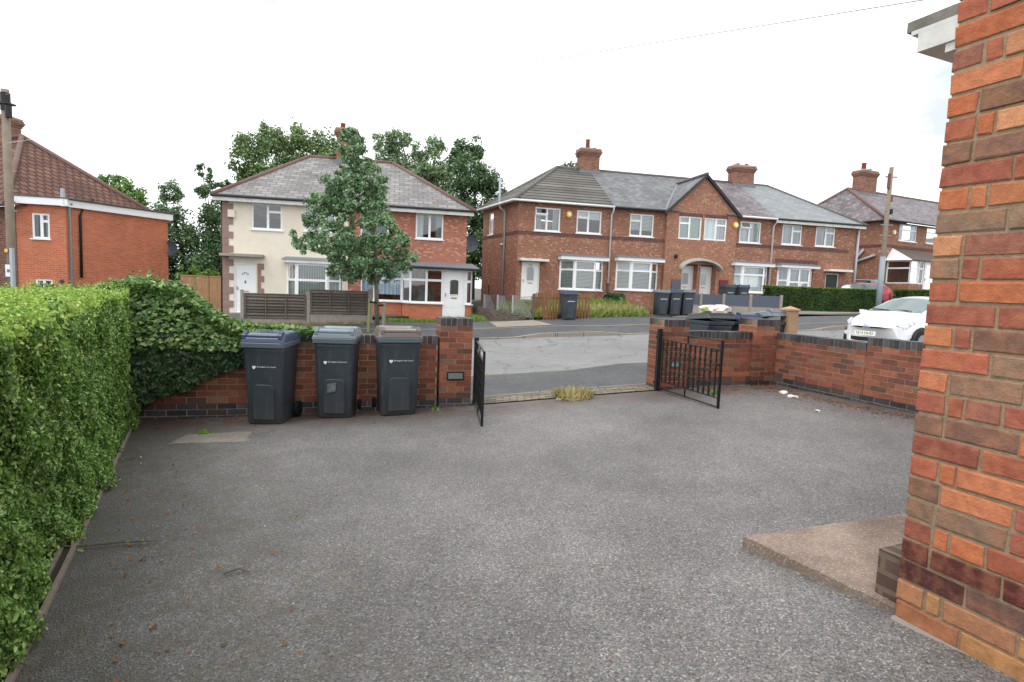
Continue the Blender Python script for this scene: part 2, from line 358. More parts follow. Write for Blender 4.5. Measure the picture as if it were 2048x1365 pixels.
NK = [(-22,4.5),(-14,7.2),(-8,9.0),(-.42,10.74),(1.39,11.2),(2.7,11.5),(5,11.75),(9,11.4),(16,11.8),(30,14)]
FK = [(-24,13.4),(-16,15.1),(-8,16.8),(-1.01,18.32),(1.3,18.91),(3.31,19.4),(4.61,19.56),(10.35,20.69),(18,22.2),(30,24.6)]
PL = [(-24,15.3),(-16,17.0),(-8,18.6),(-1.37,20.15),(1.64,20.6),(4.94,21.0),(10.5,22.2),(18,23.8),(30,26.2)]
BL = [(-24,17.2),(-16,18.9),(-8,20.2),(-2,21.9),(2.1,22.25),(6.5,24.3),(11.5,24.3),(18,26.2),(30,28.6)]
def offs(P, d):
    P = np.array(P, float); t = np.gradient(P, axis=0); t /= np.linalg.norm(t, axis=1, keepdims=True)
    return P + np.stack([-t[:, 1], t[:, 0]], 1) * d

# ground everywhere, as one sheet to the horizon
def build_ground():
    xs = np.r_[-600, -200, -80, -45, np.arange(-30, 35, 1.0), 45, 80, 200, 600]; ys = np.r_[-300, -60, -20, np.arange(-8, 52, 1.0), 70, 120, 300, 900]
    X, Y = np.meshgrid(xs, ys); Z = TA(X, Y) - .12
    nu, nv = len(xs), len(ys); mb = MB()
    mb.add(list(zip(X.ravel(), Y.ravel(), Z.ravel())), [(j * nu + i, j * nu + i + 1, (j + 1) * nu + i + 1, (j + 1) * nu + i) for j in range(nv - 1) for i in range(nu - 1)])
    struct(mb.build('ground', M['ground'], smooth=True))
build_ground()

# raised kerb lengths; elsewhere the kerb is dropped for the driveways
def ramp01(x, a, b, c, d): return np.clip(np.minimum((x - a) / (b - a), (d - x) / (d - c)), 0, 1)
def nk_h(x): return .025 + .085 * np.maximum(ramp01(x, 1.2, 2.2, 5.5, 6.5), ramp01(x, -9, -7, -4.6, -3.2))
def fk_h(x): return .03 + .10 * np.maximum.reduce([ramp01(x, .1, 1.0, 3.1, 3.9), ramp01(x, 10.9, 11.7, 17, 18), ramp01(x, -12, -11, -6.5, -5.2)])
sheet('road', offs(NK, .0), offs(FK, .0), 160, 24, M['road'], 0.)
sheet('near_pavement', [FP(-26, .3), FP(-12, .3), FP(12, .3), FP(24, .3)], offs(NK, -.12), 160, 12, M['pave'], .0, lambda x, y, w: nk_h(x) * w ** 2 + .004)
sheet('far_verge', offs(FK, .12), PL, 160, 10, M['pave'], .0, lambda x, y, w: fk_h(x) * (1 - w) + .004)
sheet('far_pavement', offs(PL, .05), BL, 160, 10, M['pave2'], .02)
def kerb_run(name, line, d0, d1, hf):
    a = offs(line, d0); b = offs(line, d1)
    def res(P, n):
        d = np.r_[0, np.cumsum(np.linalg.norm(np.diff(P, axis=0), axis=1))]; s = np.linspace(0, d[-1], n)
        return np.stack([np.interp(s, d, P[:, 0]), np.interp(s, d, P[:, 1])], 1)
    n = 200; a = res(a, n); b = res(b, n); mb = MB(); rings = []
    for p, q in zip(a, b):
        h = float(hf(p[0])); z0 = T(*p); z1 = T(*q)
        rings.append([(p[0], p[1], z0 - .1), (p[0], p[1], z0 + h), (q[0], q[1], z1 + h + .003), (q[0], q[1], z1 - .1)])
    mb.loft(rings); return struct(mb.build(name, M['kerb']))
kerb_run('near_kerb', NK, 0, -.125, nk_h); kerb_run('far_kerb', FK, 0, .125, fk_h)
kerb_run('pavement_edging', PL, -.02, .05, lambda x: .03)
sheet('concrete_crossing', [(-.55,20.42),(1.45,20.72)], [(-.9,21.75),(.75,22.05)], 14, 10, M['kconc'], .036)
sheet('forecourt', [(6.8,24.5),(11.4,24.5)], [(7.6,29.5),(15,31)], 20, 20, M['forecourt'], .0)
sheet('forecourt_strip', [(11.6,25.2),(18.6,27.2)], [(11.9,26.6),(18.4,27.9)], 20, 6, M['forecourt'], .03)
sheet('house_drive', [(-15,20.0),(-8.9,18.9)], [(-15,26),(-2,26.8)], 20, 20, M['pave2'], .01)
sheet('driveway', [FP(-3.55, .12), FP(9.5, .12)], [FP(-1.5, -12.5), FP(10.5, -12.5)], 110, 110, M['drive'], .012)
M['sett'] = m_brick('edging_setts', [(0,(106,99,84)), (.5,(126,117,100)), (1,(142,133,116))], (84,80,68), .21, .105, .012, bump=.5)
sheet('gate_threshold', [FP(.38, -.02), FP(3.45, -.02)], [FP(.38, .44), FP(3.45, .44)], 40, 8, M['sett'], .028)
sheet('threshold_edging', [FP(.40, .44), FP(3.45, .44)], [FP(.40, .52), FP(3.45, .52)], 40, 3, M['kerb'], .04)

# ------------------------------------------------------------------ brick by brick walls
def jit(c, a=.12):
    k = 1 + random.uniform(-a, a); return (c[0] * k, c[1] * k * (1 + random.uniform(-.03, .03)), c[2] * k, 1)
GARDEN = [((150,94,74), 5), ((142,88,70), 5), ((130,82,66), 4), ((160,106,82), 2), ((116,78,66), 2), ((106,78,70), 1), ((138,106,88), 2)]
def pick(pal): return lin(random.choices([p[0] for p in pal], [p[1] for p in pal])[0])
BLUE = [((72,74,80), 3), ((62,63,68), 3), ((88,88,92), 2), ((84,72,70), 2)]
def brick_block(mb, mort, x0, x1, y0, y1, z0, z1, pal, bl=.225, ch=.075, j=.010, corner=True):
    """solid block of bricks with joints; mortar core goes to the second mesh"""
    n = max(1, round((z1 - z0) / ch)); ch = (z1 - z0) / n; r = .0045
    mort.box(x0 + r, x1 - r, y0 + r, y1 - r, z0, z1 - .004)
    for c in range(n):
        za = z0 + c * ch + (j if c else 0); zb = z0 + (c + 1) * ch
        x = x0 - (bl / 2 if c % 2 else 0) + (0 if corner else random.uniform(-.08, .08))
        while x < x1 - .02:
            a = max(x, x0); b = min(x + bl - j, x1)
            if b - a > .03:
                d = random.uniform(-.002, .002)
                mb.box(a, b, y0 + d, y1 - d, za, zb, 0, jit(pick(pal)))
            x += bl
def soldier(mb, mort, x0, x1, y0, y1, z0, z1, bl=.075, j=.010):
    n = max(1, round((x1 - x0) / bl)); bl = (x1 - x0) / n; mort.box(x0 + .005, x1 - .005, y0 + .006, y1 - .006, z0, z1 - .006)
    for k in range(n):
        d = random.uniform(-.003, .003); mb.box(x0 + k * bl + j / 2, x0 + (k + 1) * bl - j / 2, y0 + d, y1 - d, z0 + j * .7, z1 + d, 0, jit(pick(BLUE), .18))

def wall_thing(name, label, org, ang, zb, pieces, group=None):
    """pieces: (kind, x0,x1,y0,y1,z0,z1) with z absolute"""
    r = thing(name, label, 'garden wall' if 'wall' in name else 'gate pillar', (org[0], org[1], zb), ang, group)
    P = {k: (MB(), MB()) for k in ('brickwork', 'coping', 'plinth')}
    for (k, x0, x1, y0, y1, z0, z1) in pieces:
        a, b = P[k]
        if k == 'brickwork': brick_block(a, b, x0, x1, y0, y1, z0 - zb, z1 - zb, GARDEN)
        elif k == 'coping': soldier(a, b, x0, x1, y0, y1, z0 - zb, z1 - zb)
        else: brick_block(a, b, x0, x1, y0, y1, z0 - zb, z1 - zb, BLUE)
    mort = MB()
    for k in P:
        a, b = P[k]
        if a.v:
            a.build(k, M['vbrick'] if k == 'brickwork' else M['blue'], r)
            o = len(mort.v); mort.v += b.v; mort.f += [[i + o for i in f] for f in b.f]; mort.mi += b.mi; mort.c += b.c
    mort.build('mortar', M['mortard'], r)
    return r
# left wall behind the bins
wall_thing('garden_wall', 'red brick garden wall with blue brick coping behind the three wheelie bins', FP(0), FA, -.06,
    [('plinth', -3.75, -.02, .06, .275, -.22, .09), ('brickwork', -3.75, -.02, .06, .275, .09, .855), ('coping', -3.75, -.02, .055, .28, .855, .965)])
def plaque(r, x0, x1, z0, z1, zb, lab):
    f = MB(); f.box(x0, x1, -.018, -.001, z0 - zb, z1 - zb); fo = f.build('name_plaque', M['black'], r, bevel=.004)
    i = MB(); i.box(x0 + .018, x1 - .018, -.022, -.0185, z0 - zb + .018, z1 - zb - .018); i.build('plate_face', m_plain('plate_grey' + lab, (120,128,128), .4, .2, 12), fo)
r = wall_thing('gate_pillar', 'square red brick gate pillar left of the drive entrance, blue brick cap and dark plaque', FP(0), FA, -.02,
    [('plinth', 0, .44, 0, .44, -.2, .125), ('brickwork', 0, .44, 0, .44, .125, 1.105), ('coping', -.002, .442, -.002, .442, 1.105, 1.215)])
plaque(r, .10, .335, .375, .49, -.02, 'a')
r = wall_thing('gate_pillar', 'square red brick gate pillar right of the drive entrance, behind the open barred gate', FP(3.37), FA, .15,
    [('plinth', 0, .44, 0, .44, -.1, .25), ('brickwork', 0, .44, 0, .44, .25, 1.16), ('coping', -.002, .442, -.002, .442, 1.16, 1.27)])
f = MB(); f.box(.14, .33, -.012, -.001, .40, .485); fo = f.build('name_plaque', m_plain('teal_plaque', (84,112,112), .4, .2, 12), r); i = MB(); i.box(.165, .30, -.016, -.0125, .415, .47); i.build('plate_face', m_plain('plate_pale', (150,160,158), .4, .2, 12), fo)
wall_thing('garden_wall', 'red brick front wall with blue brick coping between gate pillar and corner pillar', FP(3.812), FA, .2,
    [('plinth', 0, 1.205, .09, .305, -.05, .31), ('brickwork', 0, 1.205, .09, .305, .31, .985), ('coping', 0, 1.205, .085, .31, .985, 1.10)])
wall_thing('corner_pillar', 'red brick corner pillar capped in blue brick where front and side garden walls meet', FP(5.02), FA, .24,
    [('plinth', 0, .44, 0, .44, 0, .33), ('brickwork', 0, .44, 0, .44, .33, 1.20), ('coping', -.002, .442, -.002, .442, 1.20, 1.31)])
# side wall runs from the corner pillar back towards the house, stepping up once
SA = math.atan2(6.93 - 8.96, 4.94 - 4.24)
sp = FP(5.40, -.02)
wall_thing('garden_wall', 'red brick side garden wall with stepped blue coping running towards the house corner', (sp[0] - .0, sp[1] + .06), SA, .24,
    [('plinth', 0, 5.2, 0, .215, 0, .40), ('brickwork', 0, 1.62, 0, .215, .40, .995), ('brickwork', 1.625, 5.2, 0, .215, .40, 1.07),
     ('coping', 0, 1.62, -.004, .22, .995, 1.105), ('coping', 1.625, 5.2, -.004, .22, 1.07, 1.18)])

# ------------------------------------------------------------------ near house (right edge of the picture)
HC = Vector((1.66, 2.32)); HD = Vector((.39, -.92)).normalized(); HZ = .32
HANG = math.atan2(HD.y, HD.x)       # local +x runs along the visible face towards the camera; local +y is into the house
NEARP = [((192,112,76), 7), ((196,124,88), 5), ((176,102,78), 7), ((158,92,76), 7), ((150,100,84), 5), ((132,100,84), 4), ((142,118,98), 4), ((156,124,102), 3), ((204,146,106), 2)]
DARKP = [((92,50,48), 4), ((104,56,52), 3), ((82,50,48), 2), ((120,92,84), 1)]
TANP = [((184,132,98), 4), ((176,118,84), 3), ((188,140,92), 2), ((170,122,104), 2)]
def near_house():
    r = thing('brick_house', 'close brick house corner of mottled orange and brown bricks at right edge', 'house', (HC.x, HC.y, HZ), HANG)
    ch, j = .0887, .0135; mb = MB(); L = 5.2; NC = 40
    def brick(x0, x1, z0, z1, face, col):
        e = .004; jr = lambda: random.uniform(-.0034, .0034); d = random.uniform(-.003, .003); D = .09
        def P(x, y, z): return (x, y, z) if face == 0 else (y, x, z)
        a = [(x0 + jr(), z0 + jr()), (x1 + jr(), z0 + jr()), (x1 + jr(), z1 + jr()), (x0 + jr(), z1 + jr())]
        i = [(x0 + e + jr(), z0 + e + jr()), (x1 - e + jr(), z0 + e + jr()), (x1 - e + jr(), z1 - e + jr()), (x0 + e + jr(), z1 - e + jr())]
        mb.loft([[P(x, D, z) for x, z in a], [P(x, d + e * .8, z) for x, z in a], [P(x, d, z) for x, z in i]], True)
        mb.c[-12:] = [col] * 12
    for c in range(NC):
        z0 = c * ch + j; z1 = (c + 1) * ch
        pal = TANP if c < 2 else DARKP if c < 4 else NEARP
        off = -.012 if c < 4 else 0
        if c % 3 == 1: x, seq = 0., [.114, .064]
        elif c % 2: x, seq = 0., [.114]
        else: x, seq = 0., []
        while x < L:
            l = seq.pop(0) if seq else (.25 if random.random() < .86 else .125)
            brick(x, x + l - j, z0, z1, 0, jit(pick(pal), .14)); x += l
        x = .125 if c % 2 == 0 else .25
        brick(.10, x - j, z0, z1, 1, jit(pick(pal), .14))
        while x < 1.2:
            brick(x, x + .25 - j, z0, z1, 1, jit(pick(pal), .14)); x += .25
    mb.build('brickwork', M['nbrick'], r)
    m = MB(); m.box(.007, L, .007, 4.5, 0, NC * ch); m.build('mortar', m_plain('pale_mortar', (156,134,110), .95, .3, 40, 1.0, fine=220), r)
    # upper storey, front and roof beyond the frame
    tb = m_brick('house_brick_plain', [(0,(120,76,60)), (.4,(160,88,60)), (.8,(186,104,66)), (1,(130,96,78))], (158,136,114), .25, .0887)
    u = MB(); u.box(0, L, 0, 6.5, NC * ch + .003, 5.3); u.box(.1, L, 4.5, 6.5, 0, NC * ch); u.build('upper_wall', tb, r)
    rf = MB(); e = .35; rf.add([(-e,-e,5.3),(L+e,-e,5.3),(L+e,6.5+e,5.3),(-e,6.5+e,5.3),(2.2,3,7.4),(L-2.2,3.4,7.4)], [(0,1,5,4),(2,3,4,5),(1,2,5),(3,0,4),(0,3,2,1)]); rf.build('roof', m_brick('house_roof_tile', [(0,(110,70,58)),(1,(130,84,70))], (70,50,45), .25, .2), r)
    # flat door canopy on the street face, its end showing past the corner
    c = MB(); z = 2.36
    c.box(-.155, -.001, .02, 1.5, z, z + .075); c.box(-.185, .0, .02, 1.53, z + .0755, z + .092); co = c.build('door_canopy', M['whitep'], r)
    k = MB(); k.box(-.205, .0, .02, 1.55, z + .0925, z + .135); k.build('capping', m_plain('mossy_capping', (132,128,120), .9, .4, 14, .6, grime=(60,62,54)), co)
    k = MB(); k.box(-.05, -.001, .03, 1.4, z - .035, z - .001); k.build('bed_mould', M['whitep'], co)
    b = MB(); b.box(-.13, -.001, .06, .30, .045, .245); b.build('door_step', m_brick('dark_engineering_brick', [(0,(92,74,66)),(1,(110,90,80))], (120,104,92), .215, .075, .012), r)
near_house()
# concrete doorstep slab
def slab():
    r = thing('concrete_slab', 'worn pinkish concrete slab at the foot of the house corner', 'slab', (HC.x, HC.y, HZ), HANG)
    mb = MB(); n = 26
    A = Vector((1.30, 3.02)); B = Vector((1.70, 2.30))
    ex = (B - A); ey = Vector((1.25, .46)) * 1.0
    inv = Matrix.Rotation(-HANG, 2)
    def loc(p): q = inv @ (p - HC); return q
    rings = []
    top = .045
    g = []
    for i in range(n + 1):
        row = []
        for k in range(n + 1):
            p = loc(A + ex * (i / n) * 1.02 + ey * (k / n) * 1.6); edge = min(i, k, n - i, n - k)
            q = p + Vector((random.uniform(-.006, .006), random.uniform(-.006, .006))) * (1 if edge == 0 else .3)
            row.append((q.x, q.y, top + random.uniform(-.002, .002) - (.008 if edge == 0 else 0)))
        g.append(row)
    vs = [p for row in g for p in row]; fs = [(i * (n + 1) + k, i * (n + 1) + k + 1, (i + 1) * (n + 1) + k + 1, (i + 1) * (n + 1) + k) for i in range(n) for k in range(n)]
    per = [i * (n + 1) for i in range(n + 1)] + [n * (n + 1) + k for k in range(1, n + 1)] + [i * (n + 1) + n for i in range(n - 1, -1, -1)] + [k for k in range(n - 1, 0, -1)]
    base = len(vs); vs += [(vs[i][0] + random.uniform(-.004, .004), vs[i][1] + random.uniform(-.004, .004), -.12) for i in per]
    for a in range(len(per)):
        b = (a + 1) % len(per); fs.append((per[a], per[b], base + b, base + a))
    mb.add(vs, fs)
    mat = m_asphalt('slab_concrete', (118,102,92), (152,136,124), (176,166,156), 130, None, rough=.85, patch=.6, spec=.25, bump=.5, bigscale=1.6)
    mb.build('slab_body', mat, r, smooth=False)
slab()
# mortar fillet along the foot of the house wall
mb = MB(); mb.loft([[(0,-.03,0),(0,-.001,.0),(0,-.001,.02),(0,-.022,.012)], [(5,-.03,0),(5,-.001,0),(5,-.001,.02),(5,-.022,.012)]])
fo = mb.build('wall_fillet', M['kconc'], bpy.data.objects['brick_house'])

# ------------------------------------------------------------------ wheelie bins
def m_bin():
    g = G('bin_plastic'); o = g.obj(); x = g.n('ShaderNodeSeparateXYZ'); g.l(o, x.inputs[0]); n1 = g.noise(o, 5, 6, .65); n2 = g.noise(o, 60, 3)
    col = g.ramp(n1, [(.3, sc(lin((57,65,73)), .82)), (.7, sc(lin((57,65,73)), 1.22))])
    dust = g.math('MULTIPLY', g.ramp(g.math('MULTIPLY_ADD', n1, .22, x.outputs[2]), [(.08, (1,1,1,1)), (.36, (0,0,0,1))]), g.math('MULTIPLY_ADD', n2, .6, .25))
    col = g.mix(g.math('MULTIPLY', dust, .55), col, lin((96, 88, 78)))
    streak = g.n('ShaderNodeMapping'); streak.inputs['Scale'].default_value = (26, 26, 2.2); g.l(o, streak.inputs['Vector']); sn = g.noise(streak.outputs[0], 1, 4, .6)
    col = g.mix(g.math('MULTIPLY', g.ramp(sn, [(.56, (0,0,0,1)), (.74, (1,1,1,1))]), .32), col, lin((112, 116, 118)))
    return g.fin(g.bsdf(col, g.math('MULTIPLY_ADD', n1, .25, .32), .45, 0, g.bump(n2, .08, .003)))
M['bin'] = m_bin()
M['lidgrey'] = m_plain('grey_lid', (112,124,134), .2, .1, 5, .1)
M['lidblue'] = m_plain('blue_lid', (64,76,104), .2, .12, 5, .1)
M['lidbrown'] = m_plain('brown_lid', (112,101,97), .22, .12, 5, .1)
M['rubber'] = m_plain('black_rubber', (22,22,23), .8, .2, 20, .2)
M['print'] = m_plain('white_print', (228,232,236), .5, .02)
def rrect(w, d, r, z, n=5, yo=0):
    pts = []
    for cx, cy, a0 in ((w/2-r, -d/2+r, -90), (w/2-r, d/2-r, 0), (-w/2+r, d/2-r, 90), (-w/2+r, -d/2+r, 180)):
        for k in range(n): a = rad(a0 + 90 * k / (n - 1)); pts.append((cx + r * math.cos(a), cy + yo + r * math.sin(a), z))
    return pts
def make_bin(label, loc, rz, lid, group, detail=True, scale=1.0, lid_open=0., logo=True, lean=0, sx=1.0):
    r = thing('wheelie_bin', label, 'wheelie bin', loc, rz, group); r.scale = (scale * sx, scale, scale)
    if lean: r.rotation_euler = (rad(lean), 0, rz)
    b = MB(); prof = [(.0,.42,.47,.04),(.03,.455,.51,.05),(.5,.49,.575,.055),(.80,.515,.62,.06),(.885,.528,.64,.06),(.93,.535,.65,.05)]
    b.loft([rrect(w, d, rr, z) for z, w, d, rr in prof]); body = b.build('body', M['bin'], r, smooth=False)
    for p in body.data.polygons: p.use_smooth = len(p.vertices) == 4
    f = MB(); f.loft([rrect(w, d, .045, z) for z, w, d in ((.925,.53,.655),(.935,.565,.70),(.985,.575,.71),(.992,.565,.70))]); f.build('rim', M['bin'] if not detail else m_rim, r)
    # raised arch on the front
    def fy(z): return -np.interp(z, [p[0] for p in prof], [p[2] for p in prof]) / 2
    a = MB(); out = [(-.115, .07), (-.115, .44)] + [(-.115 + .055 * (1 - math.cos(t)), .44 + .055 * math.sin(t)) for t in np.linspace(.2, 1.57, 5)] + [(.06 + .055 * math.sin(t), .44 + .055 * math.cos(t)) for t in np.linspace(0, 1.37, 5)] + [(.115, .44), (.115, .07)]
    a.loft([[(x * 1.2, fy(z) + .006, z) for x, z in out], [(x * 1.2, fy(z) - .016, z) for x, z in out], [(x * 1.08, fy(z) - .020, .012 + z * .96) for x, z in out]]); a.build('front_panel', M['bin'], r)
    l = MB()
    rings = [rrect(.575, .71, .045, .993), rrect(.565, .70, .05, 1.010), rrect(.545, .68, .06, 1.04), rrect(.515, .62, .07, 1.088), rrect(.47, .53, .07, 1.096), rrect(.40, .42, .07, 1.078)]
    l.loft(rings)
    for sx_ in (-1, 1):        # grip ears at the front corners
        l.loft([[(sx_ * x, -.345, 1.03), (sx_ * x, -.22, 1.03), (sx_ * x, -.225, 1.118), (sx_ * x, -.30, 1.12), (sx_ * x, -.342, 1.08)] for x in (.205, .255)])
    l.box(-.2, .2, -.338, -.29, 1.05, 1.078)
    lo = l.build('lid', lid, r, bevel=.006 if detail else 0)
    if lid_open:
        lo.location = (0, .33, .99); lo.rotation_euler = (rad(-lid_open), 0, 0)
        for v in lo.data.vertices: v.co -= Vector((0, .33, .99))
    h = MB(); h.tube([(-.22,.345,.97),(-.22,.40,.985),(.22,.40,.985),(.22,.345,.97)], .014, 6); h.build('handle', M['bin'], r)
    for sx in (-1, 1):
        wv = MB(); wv.tube([(sx * .245, .25, .1), (sx * .30, .25, .1)], .1, 16); wo_ = wv.build('wheel', M['rubber'], r)
    if logo:
        lg = MB(); z0 = .70; y = fy(z0) - .004; k = .03
        heart = [(0,-1.1),(-.95,-.1),(-.95,.45),(-.55,.75),(-.1,.55),(0,.3),(.1,.55),(.55,.75),(.95,.45),(.95,-.1)]
        lg.add([(-.115 + a * k * .8, y, z0 + b_ * k * .8) for a, b_ in heart], [list(range(len(heart)))[::-1]])
        lgo = lg.build('logo', M['print'], r)
        if detail:
            t = text('lettering', 'Birmingham City Council', .024, M['print'], lgo, (.045, y - .001, z0 + .006), (rad(86), 0, 0)); 
        else:
            lb = MB(); lb.box(-.085, .15, y - .003, y + .01, z0 - .002, z0 + .016); lb.build('lettering', M['print'], lgo)
    return r
m_rim = m_plain('bin_rim', (96,108,118), .35, .1, 5)  # paler than the body plastic, painting a highlight line on the rim
gd = 'wheelie bins on the drive'
def at(x, y): return (x, y, T(x, y) + .012)
make_bin('wheelie bin with blue lid, leftmost of three on the drive', at(-2.87, 6.84), rad(4), M['lidblue'], gd, scale=.985, sx=.875)
mid_bin = make_bin('wheelie bin with grey lid, middle of three on the drive', at(-2.20, 7.26), rad(8), M['lidgrey'], gd, scale=1.02, sx=.89)
make_bin('wheelie bin with brown lid beside left gate pillar', at(-1.49, 7.44), rad(19), M['lidbrown'], gd, scale=1.02, sx=.96)
b = MB(); b.add([(-.085,-.313,.44),(.03,-.313,.46),(.02,-.309,.35),(-.09,-.307,.33)], [(0,1,2,3)]); b.build('worn_sticker', m_plain('sticker_residue', (104,112,112), .6, .4, 18), mid_bin)
gf = 'wheelie bins across the road'
make_bin('wheelie bin with blue lid standing alone between picket fence sections', at(2.12, 22.25), rad(14), M['lidblue'], gf, False)
make_bin('grey lidded bin, leftmost of the trio at the brown picket fence', at(6.35, 24.9), rad(10), M['lidgrey'], gf, False, 1.0)
make_bin('blue lidded bin in the middle of the trio across the road', at(6.93, 25.05), rad(10), M['lidblue'], gf, False, 1.0)
make_bin('grey lidded bin, rightmost of the trio across the road', at(7.52, 25.2), rad(10), M['lidgrey'], gf, False, .99)
make_bin('dark bin with black lid behind vinyl fence, left of its pair', at(10.4, 28.2), rad(10), M['bin'], gf, False, 1.0)
make_bin('dark bin with blue lid behind vinyl fence, right of its pair', at(11.1, 28.3), rad(12), M['lidblue'], gf, False, 1.0)
make_bin('dark wheelie bin beside the tan wooden gate on the left', at(-13.5, 23.6), rad(10), M['bin'], gf, False, .98, logo=False)
gw = 'bins on the pavement behind the front wall'
make_bin('overfilled black bin on the pavement with rubbish heaped on its lid', at(3.52, 10.3), rad(20), M['bin'], gw, False, .99, lid_open=5)
make_bin('bin with blue lid behind front wall next to overfilled bin', at(4.12, 10.55), rad(22), M['lidblue'], gw, False, .98, lid_open=4)
make_bin('bin with pale grey lid ajar behind wall beside corner pillar', at(4.72, 10.7), rad(24), M['lidgrey'], gw, False, .99, lid_open=9)
def rubbish():
    r = thing('rubbish_bag', 'torn white and green rubbish heaped on the overfilled black bin', 'rubbish', (3.55, 10.2, T(3.55, 10.2) + 1.12))
    for k, (c, p, s) in enumerate((((226,216,206), (-.09, 0, 0), .15), ((150,166,110), (-.17, -.05, .01), .09), ((232,222,214), (.12, .02, .02), .15), ((196,150,140), (0, .03, .07), .07))):
        bm = bmesh.new(); bmesh.ops.create_icosphere(bm, subdivisions=2, radius=s)
        for v in bm.verts: v.co = Vector((v.co.x * 1.25, v.co.y, v.co.z * .75)) * random.uniform(.65, 1.2) + Vector(p) + Vector((0, 0, .04))
        me = bpy.data.meshes.new('plastic_sheet'); bm.to_mesh(me); bm.free(); me.materials.append(m_plain('rubbish_%d' % k, c, .5, .1, 8)); link('plastic_sheet', me, r)
rubbish()

# ------------------------------------------------------------------ iron gates
def make_gate(label, hinge, free, group, hang=1):
    d = Vector(free) - Vector(hinge); Lg = d.length; zb = T(*hinge) + .03
    r = thing('iron_gate', label, 'gate', (hinge[0], hinge[1], zb), math.atan2(d.y, d.x), group); H = .89
    b = MB(); b.box(0, .06, -.03, .03, -.02, H + .03); b.build('hinge_post', M['iron'], r)
    b = MB(); b.box(Lg - .028, Lg, -.014, .014, .0, H); b.build('latch_post', M['iron'], r)
    for z in (.03, .145, H - .125, H - .012):
        b = MB(); b.box(.05, Lg - .028, -.012, .012, z - .006, z + .006); b.build('rail', M['iron'], r)
    for z0, z1 in ((.0365, .1385), (H - .1185, H - .0185)):
        b = MB(); b.box(Lg / 2 - .008, Lg / 2 + .008, -.008, .008, z0, z1); b.build('spacer', M['iron'], r)
    n = 12; z0, z1 = .152, H - .132
    for k in range(n):
        x = .05 + (Lg - .078) * (k + .75) / (n + .5); b = MB()
        if k in (0, n - 1): b.box(x - .0075, x + .0075, -.0075, .0075, z0, z1)
        else:
            rings = []
            for i in range(41):
                f = i / 40; tw = min(max((f - .14) / .72, 0), 1) * math.pi * 3.0
                ww = .0098 + (.0045 * abs(math.sin(tw * 1.0)) if .14 < f < .86 else 0)
                rings.append([(x + ww * 1.3 * math.cos(tw + a), ww * 1.3 * math.sin(tw + a), z0 + (z1 - z0) * f) for a in (.785, 2.356, 3.927, 5.498)])
            b.loft(rings)
        b.build('bar', M['iron'], r)
    for z in (.1, H - .1): b = MB(); b.box(-.06, -.002, -.012, .012, z - .02, z + .02); b.build('hinge', M['iron'], r)
    b = MB(); b.box(Lg - .10, Lg - .03, -.02, -.0125, H * .62, H * .62 + .035); b.build('latch', M['iron'], r)
gg = 'iron gates standing open on the drive'
make_gate('black iron gate swung inwards against the left pillar, seen almost edge on', (FP(.51, .06)[0], FP(.51, .06)[1]), (-.305, 6.44), gg)
make_gate('black iron gate with twisted bars standing open before the right pillar', (FP(3.30, .02)[0], FP(3.30, .02)[1]), (2.66, 7.22), gg)
# ------------------------------------------------------------------ houses
M['terr_brick'] = m_brick('terrace_brick', [(0,(132,86,70)), (.3,(148,97,78)), (.7,(158,106,84)), (.84,(166,116,94)), (.93,(186,146,122)), (1,(188,150,128))], (146,118,102), .125, stain=.3, bump=.3)
M['terr_brick2'] = m_brick('terrace_brick_paler', [(0,(140,92,74)), (.3,(156,104,82)), (.7,(166,113,90)), (.85,(172,121,98)), (.94,(188,148,124)), (1,(190,152,128))], (154,126,108), .125, stain=.3, bump=.3)
M['band'] = m_brick('band_course_brick', [(0,(82,52,50)), (1,(112,70,66))], (120,100,94), stain=.2)
M['red_brick'] = m_brick('red_semi_brick', [(0,(156,94,76)), (.4,(170,104,84)), (.75,(180,112,92)), (.9,(200,152,130)), (1,(196,140,118))], (168,128,112), .16, stain=.25, bump=.3)
M['ext_brick'] = m_brick('orange_extension_brick', [(0,(176,98,72)), (.5,(186,106,78)), (1,(198,118,88))], (190,136,110), stain=.35, bump=.2)
M['old_brick'] = m_brick('old_dark_brick', [(0,(82,52,46)), (.6,(112,70,58)), (1,(140,92,76))], (120,104,94))
M['chim_brick'] = m_brick('chimney_brick', [(0,(118,80,68)), (.5,(146,98,80)), (1,(162,114,94))], (134,114,102))
M['render'] = m_plain('cream_render', (228,219,203), .9, .06, 1.2, .3, grime=(212,200,180))
M['quoin'] = m_plain('brown_quoin', (146,122,114), .9, .15, 5, .3)
M['slate_l'] = m_brick('lilac_slate', [(0,(114,111,111)), (.5,(131,128,128)), (1,(147,144,144))], (88,85,86), .42, .26, .016, rough=.6, stain=.5, bump=.5)
M['slate_g'] = m_brick('grey_slate', [(0,(100,102,104)), (.5,(114,116,118)), (1,(130,132,134))], (78,80,82), .30, .2, .010, rough=.6, stain=.45)
M['slate_p'] = m_brick('purple_slate', [(0,(100,96,100)), (.5,(122,114,118)), (1,(142,134,136))], (78,74,78), .30, .2, .010, rough=.6, stain=.5)
M['slate_n'] = m_brick('new_pale_slate', [(0,(124,128,131)), (.5,(133,137,140)), (1,(142,146,149))], (104,108,111), .42, .25, .010, rough=.5, stain=.1)
M['ctile'] = m_brick('concrete_tile', [(0,(98,96,92)), (.5,(112,109,104)), (1,(126,122,116))], (44,44,42), 400.0, .34, .045, rough=.85, stain=.5, bump=1.0)
M['rtile'] = m_brick('red_concrete_tile', [(0,(100,72,62)), (.5,(112,81,70)), (1,(124,91,79))], (62,46,42), .3, .34, .035, rough=.85, stain=.5, bump=1.0)
M['ridge_r'] = m_plain('red_ridge_tile', (112,88,82), .85, .2, 4, .4)
